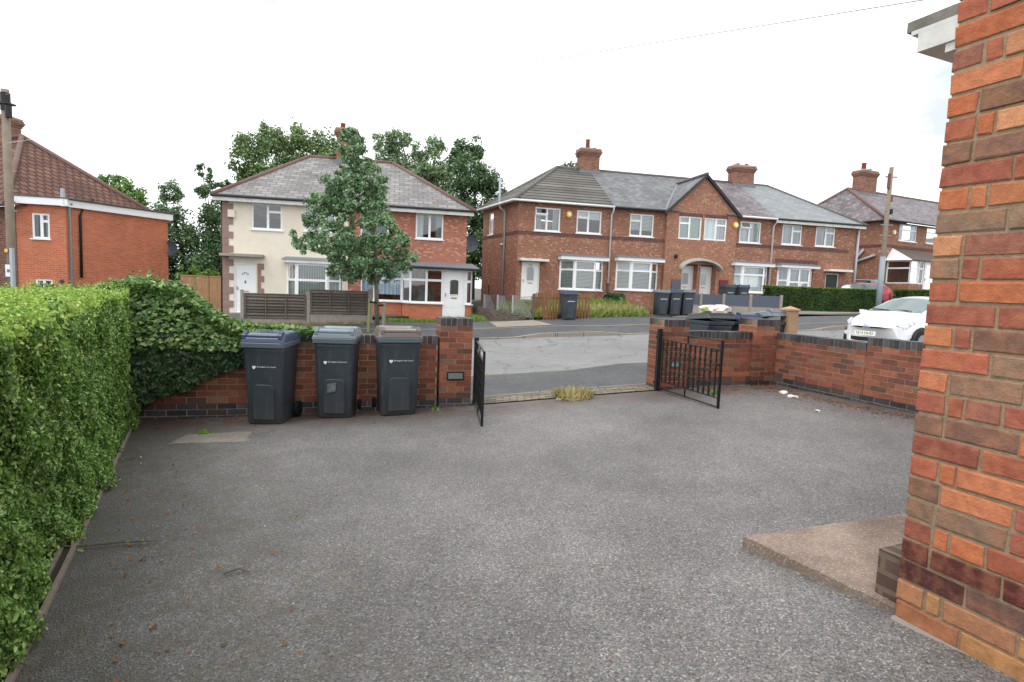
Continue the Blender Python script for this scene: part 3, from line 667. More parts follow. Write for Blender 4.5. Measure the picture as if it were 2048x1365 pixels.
M['ridge_g'] = m_plain('grey_ridge_tile', (104,102,98), .85, .2, 4, .4)
M['pot'] = m_plain('clay_pot', (168,92,70), .8, .15, 6, .2)
M['gutter'] = m_plain('dark_gutter', (52,54,58), .5, .1, 5)
M['wgutter'] = m_plain('white_gutter', (226,228,228), .45, .06, 5)
M['pipeg'] = m_plain('grey_pipe', (170,176,182), .5, .1, 5)
M['greydoor'] = m_plain('grey_box_paint', (84,90,100), .5, .08, 5)
M['reddoor'] = m_plain('maroon_paint', (110,40,46), .5, .1, 5)
M['greend'] = m_plain('dark_green_paint', (28,46,42), .4, .1, 5)
M['yellow'] = m_plain('yellow_plastic', (232,190,60), .4, .05, 5)
M['brass'] = m_plain('brass', (190,160,96), .35, .1, 5, metal=.7)
M['steel'] = m_plain('dull_steel', (150,154,158), .4, .1, 8, metal=.6)
M['dark'] = m_plain('interior_dark', (40,40,42), .9, .2, 2)
def m_stripe(name, a, b, period, axis=0, rough=.8, wob=.3):
    g = G(name); s = g.n('ShaderNodeSeparateXYZ'); g.l(g.uv(), s.inputs[0]); nz = g.noise(g.uv(), 6, 3)
    t = g.math('ADD', g.math('MULTIPLY', s.outputs[axis], 2 * math.pi / period), g.math('MULTIPLY', nz, wob * 6))
    k = g.math('MULTIPLY_ADD', g.math('SINE', t), .5, .5); return g.fin(g.bsdf(g.mix(k, lin(a), lin(b)), rough, .2))
M['net'] = m_stripe('net_curtain', (206,214,218), (246,248,250), .11)
M['bluenet'] = m_stripe('blue_patterned_curtain', (180,194,226), (236,242,252), .16, wob=.8)
M['vblind'] = m_stripe('vertical_blind', (188,194,188), (232,236,230), .10, wob=0)
M['venet'] = m_stripe('venetian_blind', (150,156,154), (250,252,250), .07, 1, wob=0)
M['roller'] = m_plain('roller_blind', (236,244,244), .8, .05, 3)
M['curt'] = m_stripe('grey_curtain', (176,184,190), (222,228,232), .14)
M['tealc'] = m_plain('pale_green_blind', (214,228,220), .8, .06, 3)

class House:
    def __init__(s, name, label, A, ang, sx, zb, group=None, cat='house'):
        A = Vector(A); o = A + Vector((math.cos(ang), math.sin(ang))) * sx
        s.sx = sx; s.zb = zb; s.r = thing(name, label, cat, (o.x, o.y, zb), ang, group)
        s.shift = lambda p: (p[0] - s.sx, p[1], p[2] - s.zb)
    def mb(s, fr=None):
        b = MB(); b.xf = (lambda p: s.shift(fr(p))) if fr else s.shift; return b
    def box(s, name, mat, *a, parent=None, bevel=0):
        b = s.mb(); b.box(*a); return b.build(name, mat, parent or s.r, bevel=bevel)
def facet(P0, P1):
    """frame on a wall facet: (u along, n inwards, z)"""
    P0 = Vector(P0); d = Vector(P1) - P0; L = d.length; t = d / L; n = Vector((-t.y, t.x))
    return (lambda p: (P0.x + t.x * p[0] + n.x * p[1], P0.y + t.y * p[0] + n.y * p[1], p[2])), L
def plate(b, x0, x1, z0, z1, holes, y, depth, back=False):
    xs = sorted({x0, x1, *[h[0] for h in holes], *[h[1] for h in holes]}); zs = sorted({z0, z1, *[h[2] for h in holes], *[h[3] for h in holes]})
    xs = [v for v in xs if x0 - 1e-6 <= v <= x1 + 1e-6]; zs = [v for v in zs if z0 - 1e-6 <= v <= z1 + 1e-6]
    inh = lambda x, z: any(h[0] < x < h[1] and h[2] < z < h[3] for h in holes)
    for i in range(len(xs) - 1):
        for k in range(len(zs) - 1):
            if not inh((xs[i] + xs[i+1]) / 2, (zs[k] + zs[k+1]) / 2):
                b.poly([(xs[i], y, zs[k]), (xs[i+1], y, zs[k]), (xs[i+1], y, zs[k+1]), (xs[i], y, zs[k+1])])
    for h in holes:
        a, c, e, f = max(h[0], x0), min(h[1], x1), max(h[2], z0), min(h[3], z1)
        for p, q in (((a, e), (c, e)), ((c, e), (c, f)), ((c, f), (a, f)), ((a, f), (a, e))):
            b.poly([(p[0], y, p[1]), (q[0], y, q[1]), (q[0], y + depth, q[1]), (p[0], y + depth, p[1])])
STY = {'L': [(0,.47,0,.69),(0,.47,.69,1),(.47,1,0,1)], 'R': [(0,.53,0,1),(.53,1,0,.69),(.53,1,.69,1)], '2': [(0,.5,0,1),(.5,1,0,1)], 'T': [(0,1,0,.67),(0,1,.67,1)],
       'S': [(0,1,0,.5),(0,1,.5,1)], '4': [(0,.5,0,.67),(0,.5,.67,1),(.5,1,0,.67),(.5,1,.67,1)], '1': [(0,1,0,1)], '22': [(0,.5,0,.45),(0,.5,.45,1),(.5,1,0,.45),(.5,1,.45,1)]}
def window(H, x0, x1, z0, z1, sty, fr=None, y=.035, curtain=None, sill=True, openv=False, parent=None, fw_=.075, cpart=1.0):
    b = H.mb(fr); W, Hh = x1 - x0, z1 - z0; holes = []
    for (a, c, e, f) in STY[sty]:
        l = fw_ if a == 0 else .048; r_ = fw_ if c == 1 else .048; bt = fw_ if e == 0 else .048; tp = fw_ if f == 1 else .048
        holes.append((x0 + a * W + l, x0 + c * W - r_, z0 + e * Hh + bt, z0 + f * Hh - tp))
    plate(b, x0, x1, z0, z1, holes, y, .05)
    b.poly([(x0, y, z0), (x0, y, z1), (x0, y + .05, z1), (x0, y + .05, z0)]); b.poly([(x1, y, z0), (x1, y, z1), (x1, y + .05, z1), (x1, y + .05, z0)])
    fo = b.build('window', M['white'], parent or H.r)
    for k, h in enumerate(holes):
        b = H.mb(fr); yy = y + .028
        if openv and sty == 'L' and k == 1:
            s = .035
            b.poly([(h[0]-s, y - .16, h[2]-s), (h[1]+s, y - .16, h[2]-s), (h[1]+s, y - .005, h[3]+s), (h[0]-s, y - .005, h[3]+s)]); b.build('pane', M['glass'], fo)
            b = H.mb(fr)
            for p, q in (((h[0]-s, h[2]-s), (h[1]+s, h[2]-s)), ((h[1]+s, h[2]-s), (h[1]+s, h[3]+s)), ((h[0]-s, h[3]+s), (h[1]+s, h[3]+s)), ((h[0]-s, h[2]-s), (h[0]-s, h[3]+s))):
                f_ = lambda z: y - .16 + .155 * (z - h[2] + s) / (h[3] - h[2] + 2 * s)
                b.bar((p[0], f_(p[1]), p[1]), (q[0], f_(q[1]), q[1]), .045)
            b.build('open_sash', M['white'], fo); continue
        b.poly([(h[0], yy, h[2]), (h[1], yy, h[2]), (h[1], yy, h[3]), (h[0], yy, h[3])]); b.build('pane', M['glass'], fo)
    if sill:
        b = H.mb(fr); b.box(x0 - .05, x1 + .05, -.055, y + .01, z0 - .045, z0 - .001); b.build('sill', M['white'], fo)
    if curtain:
        b = H.mb(fr); n = 24; yb = y + .085; zt = z1; zl = z0 + (1 - cpart) * Hh
        for side in ([(x0 + .01, x1 - .01)] if curtain[0] != '|' else [(x0 + .01, x0 + W * .28), (x1 - W * .28, x1 - .01)]):
            pts = [(side[0] + (side[1] - side[0]) * i / n, yb + (.02 * math.sin(i * 1.9) if curtain.strip('|') in ('net', 'bluenet', 'curt') else 0)) for i in range(n + 1)]
            for i in range(n): b.poly([(pts[i][0], pts[i][1], zl), (pts[i+1][0], pts[i+1][1], zl), (pts[i+1][0], pts[i+1][1], zt), (pts[i][0], pts[i][1], zt)])
        b.build('blind' if 'bl' in curtain or 'ven' in curtain or 'rol' in curtain else 'curtain', M[curtain.strip('|')], fo)
    return fo
def bay(H, pts, z0, z1, zg, cur, mat, tops='T', csize=None, fasc=M['white'], roofm=M['lead'], fz=.17):
    for k in range(3):
        fr, L = facet(pts[k], pts[k + 1])
        window(H, .0, L, z0, z1, {'T': '4' if k == 1 and L > 1.4 else 'T', '22': '22' if k == 1 else 'S', 'S': 'S'}[tops], fr, y=.0, curtain=cur, fw_=.09)
        b = H.mb(fr); b.poly([(0, .01, zg), (L, .01, zg), (L, .01, z0 - .046), (0, .01, z0 - .046)]); b.build('bay_wall', mat, H.r)
    x0, x1 = pts[0][0] - .1, pts[3][0] + .12; yf = min(p[1] for p in pts) - .1
    H.box('bay_fascia', fasc, x0, x1, yf, -.001, z1 + .001, z1 + fz)
    b = H.mb(); b.add([(x0 - .03, yf - .04, z1 + fz + .001), (x1 + .03, yf - .04, z1 + fz + .001), (x1 + .03, 0, z1 + fz + .001), (x0 - .03, 0, z1 + fz + .001), (x0 + .05, -.002, z1 + fz + .13), (x1 - .05, -.002, z1 + fz + .13)],
                       [(0,1,5,4), (0,4,3), (1,2,5), (0,3,2,1)]); b.build('bay_roof', roofm, H.r)
def door(H, x0, x1, z0, z1, y=.06, mat=None, glass='arch', fr=None, num=None, name='door'):
    mat = mat or M['white']; b = H.mb(fr); f = .06
    b.box(x0, x0 + f, y - .03, y + .05, z0, z1); b.box(x1 - f, x1, y - .03, y + .05, z0, z1); b.box(x0 + f + .001, x1 - f - .001, y - .03, y + .05, z1 - f, z1); fo = None
    b.build('door_frame', M['white'] if mat is not M['greend'] else M['whitep'], H.r)
    b = H.mb(fr); a0, a1 = x0 + f + .004, x1 - f - .004; b.box(a0, a1, y, y + .045, z0, z1 - f - .004)
    W = a1 - a0; cx = (a0 + a1) / 2; hz = z1 - z0
    for sx in (-1, 1):
        b.box(cx + sx * W * .23 - W * .15, cx + sx * W * .23 + W * .15, y - .008, y - .0005, z0 + hz * .07, z0 + hz * .2)
        b.box(cx + sx * W * .23 - W * .15, cx + sx * W * .23 + W * .15, y - .008, y - .0005, z0 + hz * .23, z0 + hz * .38)
    do = b.build(name, mat, H.r)
    if glass in ('arch', 'rect'):
        w2 = W * .23; zb_, zt = z0 + hz * .5, z0 + hz * .78
        arc = [(cx - w2, zb_), (cx + w2, zb_)] + [(cx + w2 * math.cos(t), zt + w2 * (1.0 if glass == 'arch' else .35) * math.sin(t)) for t in np.linspace(0, math.pi, 9)]
        g2 = H.mb(fr); g2.poly([(x, y - .006, z) for x, z in arc]); g2.build('pane', m_pane, do)
        t = H.mb(fr)
        for i in range(len(arc)):
            p, q = arc[i], arc[(i + 1) % len(arc)]
            if (p[0] - q[0]) ** 2 + (p[1] - q[1]) ** 2 > 1e-6: t.bar((p[0], y - .012, p[1]), (q[0], y - .012, q[1]), .025)
        t.build('pane_trim', M['white'], do)
    elif glass == 'fan':
        t = H.mb(fr)
        for k in range(4):
            a = rad(25 + k * 36); a2 = rad(25 + k * 36 + 24); c0, c1 = .09, .17; zc = z0 + hz * .74
            t.poly([(cx + c0 * math.cos(a), y - .006, zc + c0 * math.sin(a)), (cx + c1 * math.cos(a), y - .006, zc + c1 * math.sin(a)), (cx + c1 * math.cos(a2), y - .006, zc + c1 * math.sin(a2)), (cx + c0 * math.cos(a2), y - .006, zc + c0 * math.sin(a2))])
        t.build('fan_light', m_pane, do)
        t = H.mb(fr); zc = z0 + hz * .62; t.poly([(cx, y - .006, zc - .09), (cx + .045, y - .006, zc), (cx, y - .006, zc + .09), (cx - .045, y - .006, zc)]); t.build('diamond_light', m_pane, do)
    l = H.mb(fr); l.box(cx - .13, cx + .13, y - .016, y - .009, z0 + hz * .42, z0 + hz * .42 + .05); l.build('letterbox', M['brass'], do)
    h = H.mb(fr); h.box(a0 + .04, a0 + .07, y - .05, y - .001, z0 + hz * .46, z0 + hz * .53); h.build('handle', M['steel'], do)
    if num:
        o = text('number', num, .11, M['gutter'], do, H.shift((cx, y - .009, z0 + hz * .91)))
    return do
m_pane = m_glass('door_glass', (.35,.38,.38,1), 1.3)
def chimney(H, x0, x1, y0, y1, z0, z1, pots, mat=None, aerial=None):
    b = H.mb(); b.box(x0, x1, y0, y1, z0, z1 - .42)
    for k, e in enumerate((.04, .08, .12, .08)):
        b.box(x0 - e, x1 + e, y0 - e, y1 + e, z1 - .42 + k * .085 + .001, z1 - .42 + (k + 1) * .085)
    c = b.build('chimney', mat or M['chim_brick'], H.r)
    b = H.mb(); b.box(x0 - .06, x1 + .06, y0 - .06, y1 + .06, z1 - .0795, z1); b.build('flaunching', M['conc'], c)
    b = H.mb(); b.box(x0 - .08, x1 + .08, y0 - .1, y0 - .002, z0 + .0, z0 + .18); b.build('flashing', M['lead'], c)
    for (px, py, h, rr) in pots:
        b = H.mb(); b.tube([(px, py, z1), (px, py, z1 + h * .85), (px, py, z1 + h * .86), (px, py, z1 + h)], [rr, rr * .85, rr, rr], 12); b.build('pot', M['pot'], c, smooth=True)
    if aerial:
        ax, ay, az0, az1 = aerial; b = H.mb(); b.tube([(ax, ay, az0), (ax, ay, az1)], .022, 6); b.bar((ax - .5, ay, az1 - .25), (ax + .5, ay + .1, az1 - .25), .025)
        for k in range(9): x = ax - .45 + k * .11; b.bar((x, ay - .01, az1 - .43), (x, ay + .01, az1 - .07), .016)
        b.build('aerial', M['steel'], c)
def tubes(H, name, mat, runs, r=.04, parent=None, n=8):
    b = H.mb()
    for pts in runs: b.tube(pts, r, n)
    return b.build(name, mat, parent or H.r, smooth=True)
def roofpart(H, name, mat, polys, parent=None):
    b = H.mb()
    for p in polys: b.poly(p)
    return b.build(name, mat, parent or H.r)
def alarm(H, x, z, mat, y=0):
    b = H.mb(); n = 8; f = lambda r, yy: [(x + r * math.cos(2 * math.pi * (k + .5) / n), yy, z + r * math.sin(2 * math.pi * (k + .5) / n) * 1.1) for k in range(n)]
    b.loft([f(.16, y - .001), f(.16, y - .06), f(.12, y - .09)]); a = b.build('alarm_box', mat, H.r)
    b = H.mb(); b.loft([f(.085, y - .0905), f(.085, y - .1)]); b.build('alarm_badge', M['white'], a)
def dish(H, x, y, z, rot, r=.33):
    b = H.mb(); rings = []
    for k in range(5):
        q = r * k / 4 if k else .01; rings.append([(x + math.cos(rot) * q * math.cos(a) + math.sin(rot) * .25 * (q / r) ** 2 * .4, y + math.sin(rot) * q * math.cos(a) - math.cos(rot) * .25 * (q / r) ** 2 * .4, z + q * 1.1 * math.sin(a)) for a in np.linspace(0, 2 * math.pi, 20, endpoint=False)])
    b.loft(rings, False); b.tube([(x, y, z), (x + .05, y - .3, z - .2)], .015, 5); return b.build('satellite_dish', m_plain('dish_grey', (74,80,90), .5, .1, 4), H.r)

# ------------------------------------------------------------------ terrace of four houses across the road
TA_ = Vector((.08, 29)); TANG = rad(13.0); gt = 'terraced houses across the road'
ZG = .85
EV, RG, RY = 6.0, 8.58, 3.8
def rz(y): return EV + (y + .3) * (RG - EV) / (RY + .3)
def gutter(H, x0, x1, mat, y=-.33, z=5.97): tubes(H, 'gutter', mat, [[(x0, y, z), (x1, y, z)]], .055)
H = House('terraced_house', 'end of terrace house with dark ridged concrete tile roof and aerial by its chimney', TA_, TANG, 0, ZG, gt); BR = M['terr_brick']
W = [(.84,2.18,4.57,5.74), (3.05,4.39,4.58,5.74)]; dr = (.27,1.21,1.12,3.02); by = [(2.25,0),(2.92,-.45),(4.02,-.45),(4.6,0)]
b = H.mb(); plate(b, 0, 4.95, .3, 5.98, W + [dr, (2.3,4.55,1.7,3.2)], 0, .12); b.build('wall', BR, H.r)
b = H.mb(); wl = (-.96, 4.63); fr, Ls = facet(wl, (0, 0)); b2 = H.mb(fr); plate(b2, 0, Ls, .3, 5.98, [(.85,1.5,4.55,5.75), (1.0,1.25,.95,1.75)], 0, .12); b2.build('side_wall', BR, H.r)
window(H, .85, 1.5, 4.55, 5.75, 'T', fr, openv=False, curtain=None); b = H.mb(fr); b.poly([(1.0,.06,.95),(1.25,.06,.95),(1.25,.06,1.75),(1.0,.06,1.75)]); b.build('cellar_vent', M['dark'], H.r)
b = H.mb(); b.poly([(.85,.0,5.7),(1.5,0,5.7),(1.5,-.22,5.42),(.85,-.22,5.42)]) if False else b.bar((0,0,0),(0,0,.001),.001); 
b = H.mb(); b.poly([(-.96,4.63,.3),(-.2,7.6,.3),(-.2,7.6,5.98),(-.96,4.63,5.98)]); b.poly([(-.2,7.6,.3),(4.95,7.6,.3),(4.95,7.6,5.98),(-.2,7.6,5.98)]); b.build('rear_wall', BR, H.r)
b = H.mb(); b.box(-.012, 4.95, -.02, -.001, 4.36, 4.53); b.build('band_course', M['band'], H.r)
b = H.mb(fr); b.box(.0, Ls, -.02, -.001, 4.36, 4.53); b.build('band_course', M['band'], H.r)
window(H, *W[0], 'L', openv=True, curtain='|curt'); window(H, *W[1], 'L', curtain='roller', cpart=.38)
bay(H, by, 1.70, 3.2, .5, 'venet', BR)
door(H, *dr, num='126'); H.box('door_hood', M['whitep'], .08, 1.55, -.5, -.001, 3.04, 3.16); H.box('door_step', M['conc'], .2, 1.3, -.4, -.001, .9, 1.115)
rp_ = [[(-.33,-.3,EV),(4.95,-.3,EV),(4.95,RY,RG),(3.04,RY,RG)], [(-1.35,4.7,EV),(-.33,-.3,EV),(3.04,RY,RG)], [(4.95,7.9,EV),(-1.35,4.7,EV),(3.04,RY,RG)], [(4.95,7.9,EV),(3.04,RY,RG),(4.95,RY,RG)]]
ro_ = roofpart(H, 'roof', M['ctile'], rp_)
tubes(H, 'ridge_tile', M['ridge_g'], [[(3.04,RY,RG),(4.95,RY,RG)], [(-.33,-.3,EV),(3.04,RY,RG)], [(-1.35,4.7,EV),(3.04,RY,RG)]], .10, ro_)
roofpart(H, 'soffit', M['whitep'], [[(-.33,-.3,5.98),(4.95,-.3,5.98),(4.95,0,5.98),(0,0,5.98)], [(-.33,-.3,5.98),(0,0,5.98),(-.96,4.63,5.98),(-1.35,4.7,5.98)]])
gutter(H, -.36, 4.95, M['wgutter']); tubes(H, 'gutter', M['wgutter'], [[(-.36,-.33,5.97),(-1.4,4.7,5.97)]], .055)
tubes(H, 'downpipe', M['wgutter'], [[(4.9,-.33,5.95),(4.9,-.3,5.8),(4.9,-.07,5.6),(4.9,-.07,2.1)]], .045); tubes(H, 'downpipe', M['gutter'], [[(4.9,-.07,2.1),(4.9,-.07,.9)]], .05)
f2 = lambda u, z, o=-.09: fr((Ls - u, o, z))
tubes(H, 'soil_pipe', M['pipeg'], [[f2(1.5,.6), f2(1.5,5.6), f2(1.5,5.75,-.35), f2(1.5,6.05,-.42), f2(1.5,7.25,-.42)]], .06); tubes(H, 'pipe_branch', M['wgutter'], [[f2(1.5,3.9), f2(2.0,3.95,-.03)]], .05)
alarm(H, 2.62, 5.48, M['yellow'])
chimney(H, 4.31, 5.43, 3.45, 4.15, 8.3, 9.72, [(4.79,3.8,.55,.13), (5.2,3.8,.12,.11)], aerial=(4.08,3.7,8.5,10.85))

H = House('terraced_house', 'inner terraced house with venetian blinds in its bay and grey box by the arch', TA_, TANG, 4.95, ZG, gt)
W = [(5.96,7.31,4.6,5.76)]
b = H.mb(); plate(b, 4.952, 7.97, .3, 5.98, W + [(5.35,7.65,1.79,3.28)], 0, .12); b.build('wall', BR, H.r)
def gable_half(H, x0, x1, W, left):
    BR2 = M['terr_brick2']; y = -.15
    b = H.mb(); hole = (9.02, 10.04, .9, 3.3) if left else (10.04, 11.06, .9, 3.3)
    plate(b, x0, x1, .3, 5.98, [W, hole], y, .12)
    ap = 10.06
    b.poly([(x0, y, 5.98), (x1, y, 5.98), (x1, y, 7.95 if left else 5.98), (x0, y, 5.98 if left else 7.95)]) if False else b.poly([(x0, y, 5.98), (x1, y, 5.98), (ap - .02, y, 7.93)] if left else [(x0, y, 5.98), (x1, y, 5.98), (ap - .02, y, 7.93)])
    e = x0 if left else x1; b.poly([(e, y, .3), (e, 0, .3), (e, 0, 5.98), (e, y, 5.98)]); b.build('gable_wall', BR2, H.r)
    window(H, *W, 'L' if left else 'R', y=y + .035, curtain='tealc' if left else 'net', cpart=1 if left else .98)
    b = H.mb(); b.box(W[0] - .02, W[1] + .02, y - .02, y - .001, W[3] + .001, W[3] + .18); b.build('window_lintel', M['band'], H.r)
    # arched recess with the two front doors, a hood over both
    rw = H.mb(); a0, a1 = hole[0], hole[1]; rw.poly([(a0, .4, .9), (a1, .4, .9), (a1, .4, 3.3), (a0, .4, 3.3)])
    ea = a0 if left else a1; rw.poly([(ea, y + .1, .9), (ea, .4, .9), (ea, .4, 3.3), (ea, y + .1, 3.3)]); rw.poly([(a0, y + .1, 3.29), (a1, y + .1, 3.29), (a1, .4, 3.29), (a0, .4, 3.29)])
    pe = (9.955, 10.038) if left else (10.042, 10.125); rw.box(pe[0], pe[1], y + .02, .399, .9, 3.28); rw.build('porch_recess', BR2, H.r)
    door(H, *((9.03, 9.95) if left else (10.13, 11.05)), 1.2, 3.24, y=.32, glass='rect' if left else 'rect')
    h = H.mb(); A0 = np.linspace(math.pi * .93, math.pi / 2, 10) if left else np.linspace(math.pi / 2, math.pi * .07, 10); arcs = []
    for t in A0: arcs.append((10.04 + 1.24 * math.cos(t), 2.86 + .62 * math.sin(t)))
    h.loft([[(x, y - .34, z), (x, y - .002, z), (x, y - .002, z + .16), (x, y - .34, z + .09)] for x, z in arcs]); h.build('arched_hood', m_hood, H.r)
    # gable roof slope
    vy = 2.83; zt = 8.02; s_ = -1 if left else 1; ex = 10.06 + s_ * 2.28; xr = 10.038 if left else 10.042
    ro = roofpart(H, 'gable_roof', M['slate_g'] if left else M['slate_p'], [[(ex, y - .2, 5.92), (10.06, y - .2, zt), (10.06, vy, zt)]])
    bb = H.mb(); bb.bar((ex, y - .13, 5.86), (10.06 + s_ * .02, y - .13, zt - .06), .06, .13); bb.build('bargeboard', M['gutter'], ro)
    v = H.mb(); v.bar((ex - s_ * .03, -.2, 6.05), (10.06, vy, zt + .03), .14, .03); v.build('valley', M['lead'], ro)
m_hood = m_plain('concrete_hood', (168,172,164), .8, .15, 5, .3, grime=(120,124,112))
gable_half(H, 7.97, 10.038, (8.68,10.0,4.6,5.8), True)
window(H, *W[0], 'L', curtain='venet', cpart=.72)
bay(H, [(5.32,0),(5.98,-.45),(7.1,-.45),(7.68,0)], 1.79, 3.28, .6, 'venet', BR)
b = H.mb(); b.box(4.952, 7.95, -.02, -.001, 4.36, 4.53); b.build('band_course', M['band'], H.r)
H.box('meter_box', M['greydoor'], 8.44, 8.95, -.22, -.151, 1.66, 2.46)
b = H.mb(); b.box(8.52, 8.62, -.35, -.151, 3.55, 3.75); b.build('wall_light', M['black'], H.r)
ro_ = roofpart(H, 'roof', M['slate_g'], [[(4.952,-.3,EV),(8.6,-.3,EV),(10.038,2.0,rz(2.0)),(10.038,RY,RG),(4.952,RY,RG)], [(4.952,7.9,EV),(10.038,7.9,EV),(10.038,RY,RG),(4.952,RY,RG)]])
tubes(H, 'ridge_tile', M['ridge_g'], [[(5.43,RY,RG),(10.038,RY,RG)], [(10.03,-.35,8.04),(10.03,2.85,8.04)]], .09, ro_); gutter(H, 4.96, 7.75, M['gutter']); roofpart(H, 'soffit', M['gutter'], [[(4.96,-.3,5.98),(7.9,-.3,5.98),(7.9,0,5.98),(4.96,0,5.98)]])
b = H.mb(); b.poly([(4.95,7.6,.3),(10.04,7.6,.3),(10.04,7.6,5.98),(4.95,7.6,5.98)]); b.build('rear_wall', BR, H.r)

H = House('terraced_house', 'inner terraced house with yellow alarm, maroon box and net curtained bay', TA_, TANG, 10.04, ZG, gt)
W = [(12.4,13.72,4.62,5.77)]
b = H.mb(); plate(b, 12.14, 14.48, .3, 5.98, W + [(12.1,14.35,1.9,3.43)], 0, .12); b.build('wall', BR, H.r)
gable_half(H, 10.042, 12.14, (10.16,11.5,4.62,5.8), False)
window(H, *W[0], 'L', openv=True, curtain='net')
bay(H, [(12.05,0),(12.5,-.4),(13.85,-.4),(14.3,0)], 1.92, 3.35, .7, 'net', BR)
b = H.mb(); b.box(12.16, 14.46, -.02, -.001, 4.42, 4.58); b.build('band_course', M['band'], H.r)
H.box('meter_box', M['reddoor'], 11.27, 11.8, -.22, -.151, 1.8, 2.54); alarm(H, 12.02, 5.5, M['yellow'], -.15)
ro_ = roofpart(H, 'roof', M['slate_p'], [[(11.5,-.3,EV),(14.478,-.3,EV),(14.478,RY,RG),(10.042,RY,RG),(10.042,2.0,rz(2.0))], [(10.042,7.9,EV),(14.478,7.9,EV),(14.478,RY,RG),(10.042,RY,RG)]])
tubes(H, 'ridge_tile', M['ridge_g'], [[(10.042,RY,RG),(14.0,RY,RG)]], .09, ro_); gutter(H, 12.3, 14.47, M['wgutter']); roofpart(H, 'soffit', M['whitep'], [[(12.2,-.3,5.98),(14.47,-.3,5.98),(14.47,0,5.98),(12.2,0,5.98)]])
tubes(H, 'downpipe', M['wgutter'], [[(14.44,-.33,5.95),(14.44,-.3,5.8),(14.44,-.07,5.6),(14.44,-.07,1.2)]], .045)
b = H.mb(); b.poly([(10.04,7.6,.3),(14.48,7.6,.3),(14.48,7.6,5.98),(10.04,7.6,5.98)]); b.build('rear_wall', BR, H.r)

H = House('terraced_house', 'far end terraced house with pale new slate roof and dark green front door', TA_, TANG, 14.48, ZG, gt)
W = [(15.07,16.34,4.66,5.77), (17.24,18.52,4.68,5.79)]; dr = (18.12,19.02,1.25,3.2)
b = H.mb(); plate(b, 14.482, 20, .3, 5.98, W + [dr, (14.95,17.25,1.95,3.43)], 0, .12); b.build('wall', BR, H.r)
b = H.mb(); b.poly([(20,0,.3),(20,7.6,.3),(20,7.6,5.98),(20,0,5.98)]); b.build('side_wall', BR, H.r)
b = H.mb(); b.poly([(14.48,7.6,.3),(20,7.6,.3),(20,7.6,5.98),(14.48,7.6,5.98)]); b.build('rear_wall', BR, H.r)
window(H, *W[0], 'R', curtain='curt'); window(H, *W[1], 'R', curtain='curt')
bay(H, [(14.95,0),(15.4,-.4),(16.75,-.4),(17.2,0)], 1.95, 3.38, .8, 'curt', BR, tops='22', fz=.14)
door(H, *dr, mat=M['greend'], glass='none'); H.box('door_hood', M['whitep'], 17.95, 19.5, -.5, -.001, 3.3, 3.42)
b = H.mb(); b.box(14.5, 19.5, -.02, -.001, 4.42, 4.58); b.build('band_course', M['band'], H.r); H.box('bay_lintel', M['band'], 14.75, 17.5, -.03, -.001, 3.68, 3.86)
ro_ = roofpart(H, 'roof', M['slate_n'], [[(14.482,-.3,EV),(20.3,-.3,EV),(16.6,RY,RG),(14.482,RY,RG)], [(20.3,-.3,EV),(20.3,7.9,EV),(16.6,RY,RG)], [(20.3,7.9,EV),(14.482,7.9,EV),(14.482,RY,RG),(16.6,RY,RG)]])
tubes(H, 'ridge_tile', M['ridge_g'], [[(15.3,RY,RG),(16.6,RY,RG)], [(16.6,RY,RG),(20.3,-.3,EV)]], .08, ro_); gutter(H, 14.5, 20.35, M['gutter'], z=5.98)
roofpart(H, 'soffit', M['whitep'], [[(14.5,-.3,5.975),(20.3,-.3,5.975),(20.3,.1,5.975),(14.5,.1,5.975)]]); H.box('fascia_board', M['whitep'], 14.5, 20.3, -.29, -.26, 5.78, 5.93)
tubes(H, 'downpipe', M['pipeg'], [[(20.0,-.1,5.9),(20.0,-.1,1.3)]], .06)
chimney(H, 14.1, 15.45, 3.45, 4.15, 8.3, 9.62, [(14.5,3.8,.14,.11), (15.1,3.8,.16,.11)])

# ------------------------------------------------------------------ pair of semis, cream and red
SA_ = Vector((-12.1, 24)); SANG = rad(11.3); gs = 'semi detached pair across the road'
EV2, RG2, RY2 = 4.95, 7.6, 4.0
H = House('cream_rendered_house', 'cream rendered semi with brown quoins and white front door', SA_, SANG, 0, .12, gs)
W = [(1.1,2.32,3.68,4.77), (3.18,4.45,3.72,4.82)]; dr = (.42,1.28,.2,2.26)
b = H.mb(); plate(b, 0, 4.998, -.3, 4.93, W + [dr, (2.5,4.75,.95,2.35)], 0, .1); b.poly([(0,0,-.3),(0,8,-.3),(0,8,4.93),(0,0,4.93)]); b.poly([(0,8,-.3),(5,8,-.3),(5,8,4.93),(0,8,4.93)]); b.build('wall', M['render'], H.r)
b = H.mb(); QB = H.mb()
for k in range(17):
    z = .12 + k * .285; w2 = .40 if k % 2 else .22
    if z < 4.7 and not 2.4 < z < 2.62: QB.box(-.02, w2, -.025, -.001, z, z + .275)
for k in range(8):
    z = .2 + k * .26; w2 = .26 if k % 2 else .14; b.box(1.34, 1.34 + w2, -.025, -.001, z, z + .25); b.box(.36 - w2 * .6, .36, -.0255, -.001, z, z + .25) if k > 8 else None
QB.build('quoin_strip', M['quoin'], H.r); b.build('door_quoins', M['quoin'], H.r)
window(H, *W[0], 'R', curtain='roller', cpart=.08); window(H, *W[1], 'R', curtain='net')
bay(H, [(2.5,0),(2.95,-.42),(4.2,-.42),(4.72,0)], .95, 2.36, -.2, 'vblind', M['render'], tops='S', fz=.13, fasc=M['whitep'])
door(H, *dr, glass='fan'); H.box('door_hood', M['conc'], -.03, 1.62, -.45, -.001, 2.52, 2.63); H.box('door_step', M['conc'], .3, 1.4, -.35, -.001, .0, .195)
H.box('vent_box', M['render'], .22, .48, -.12, -.026, 4.12, 4.42)
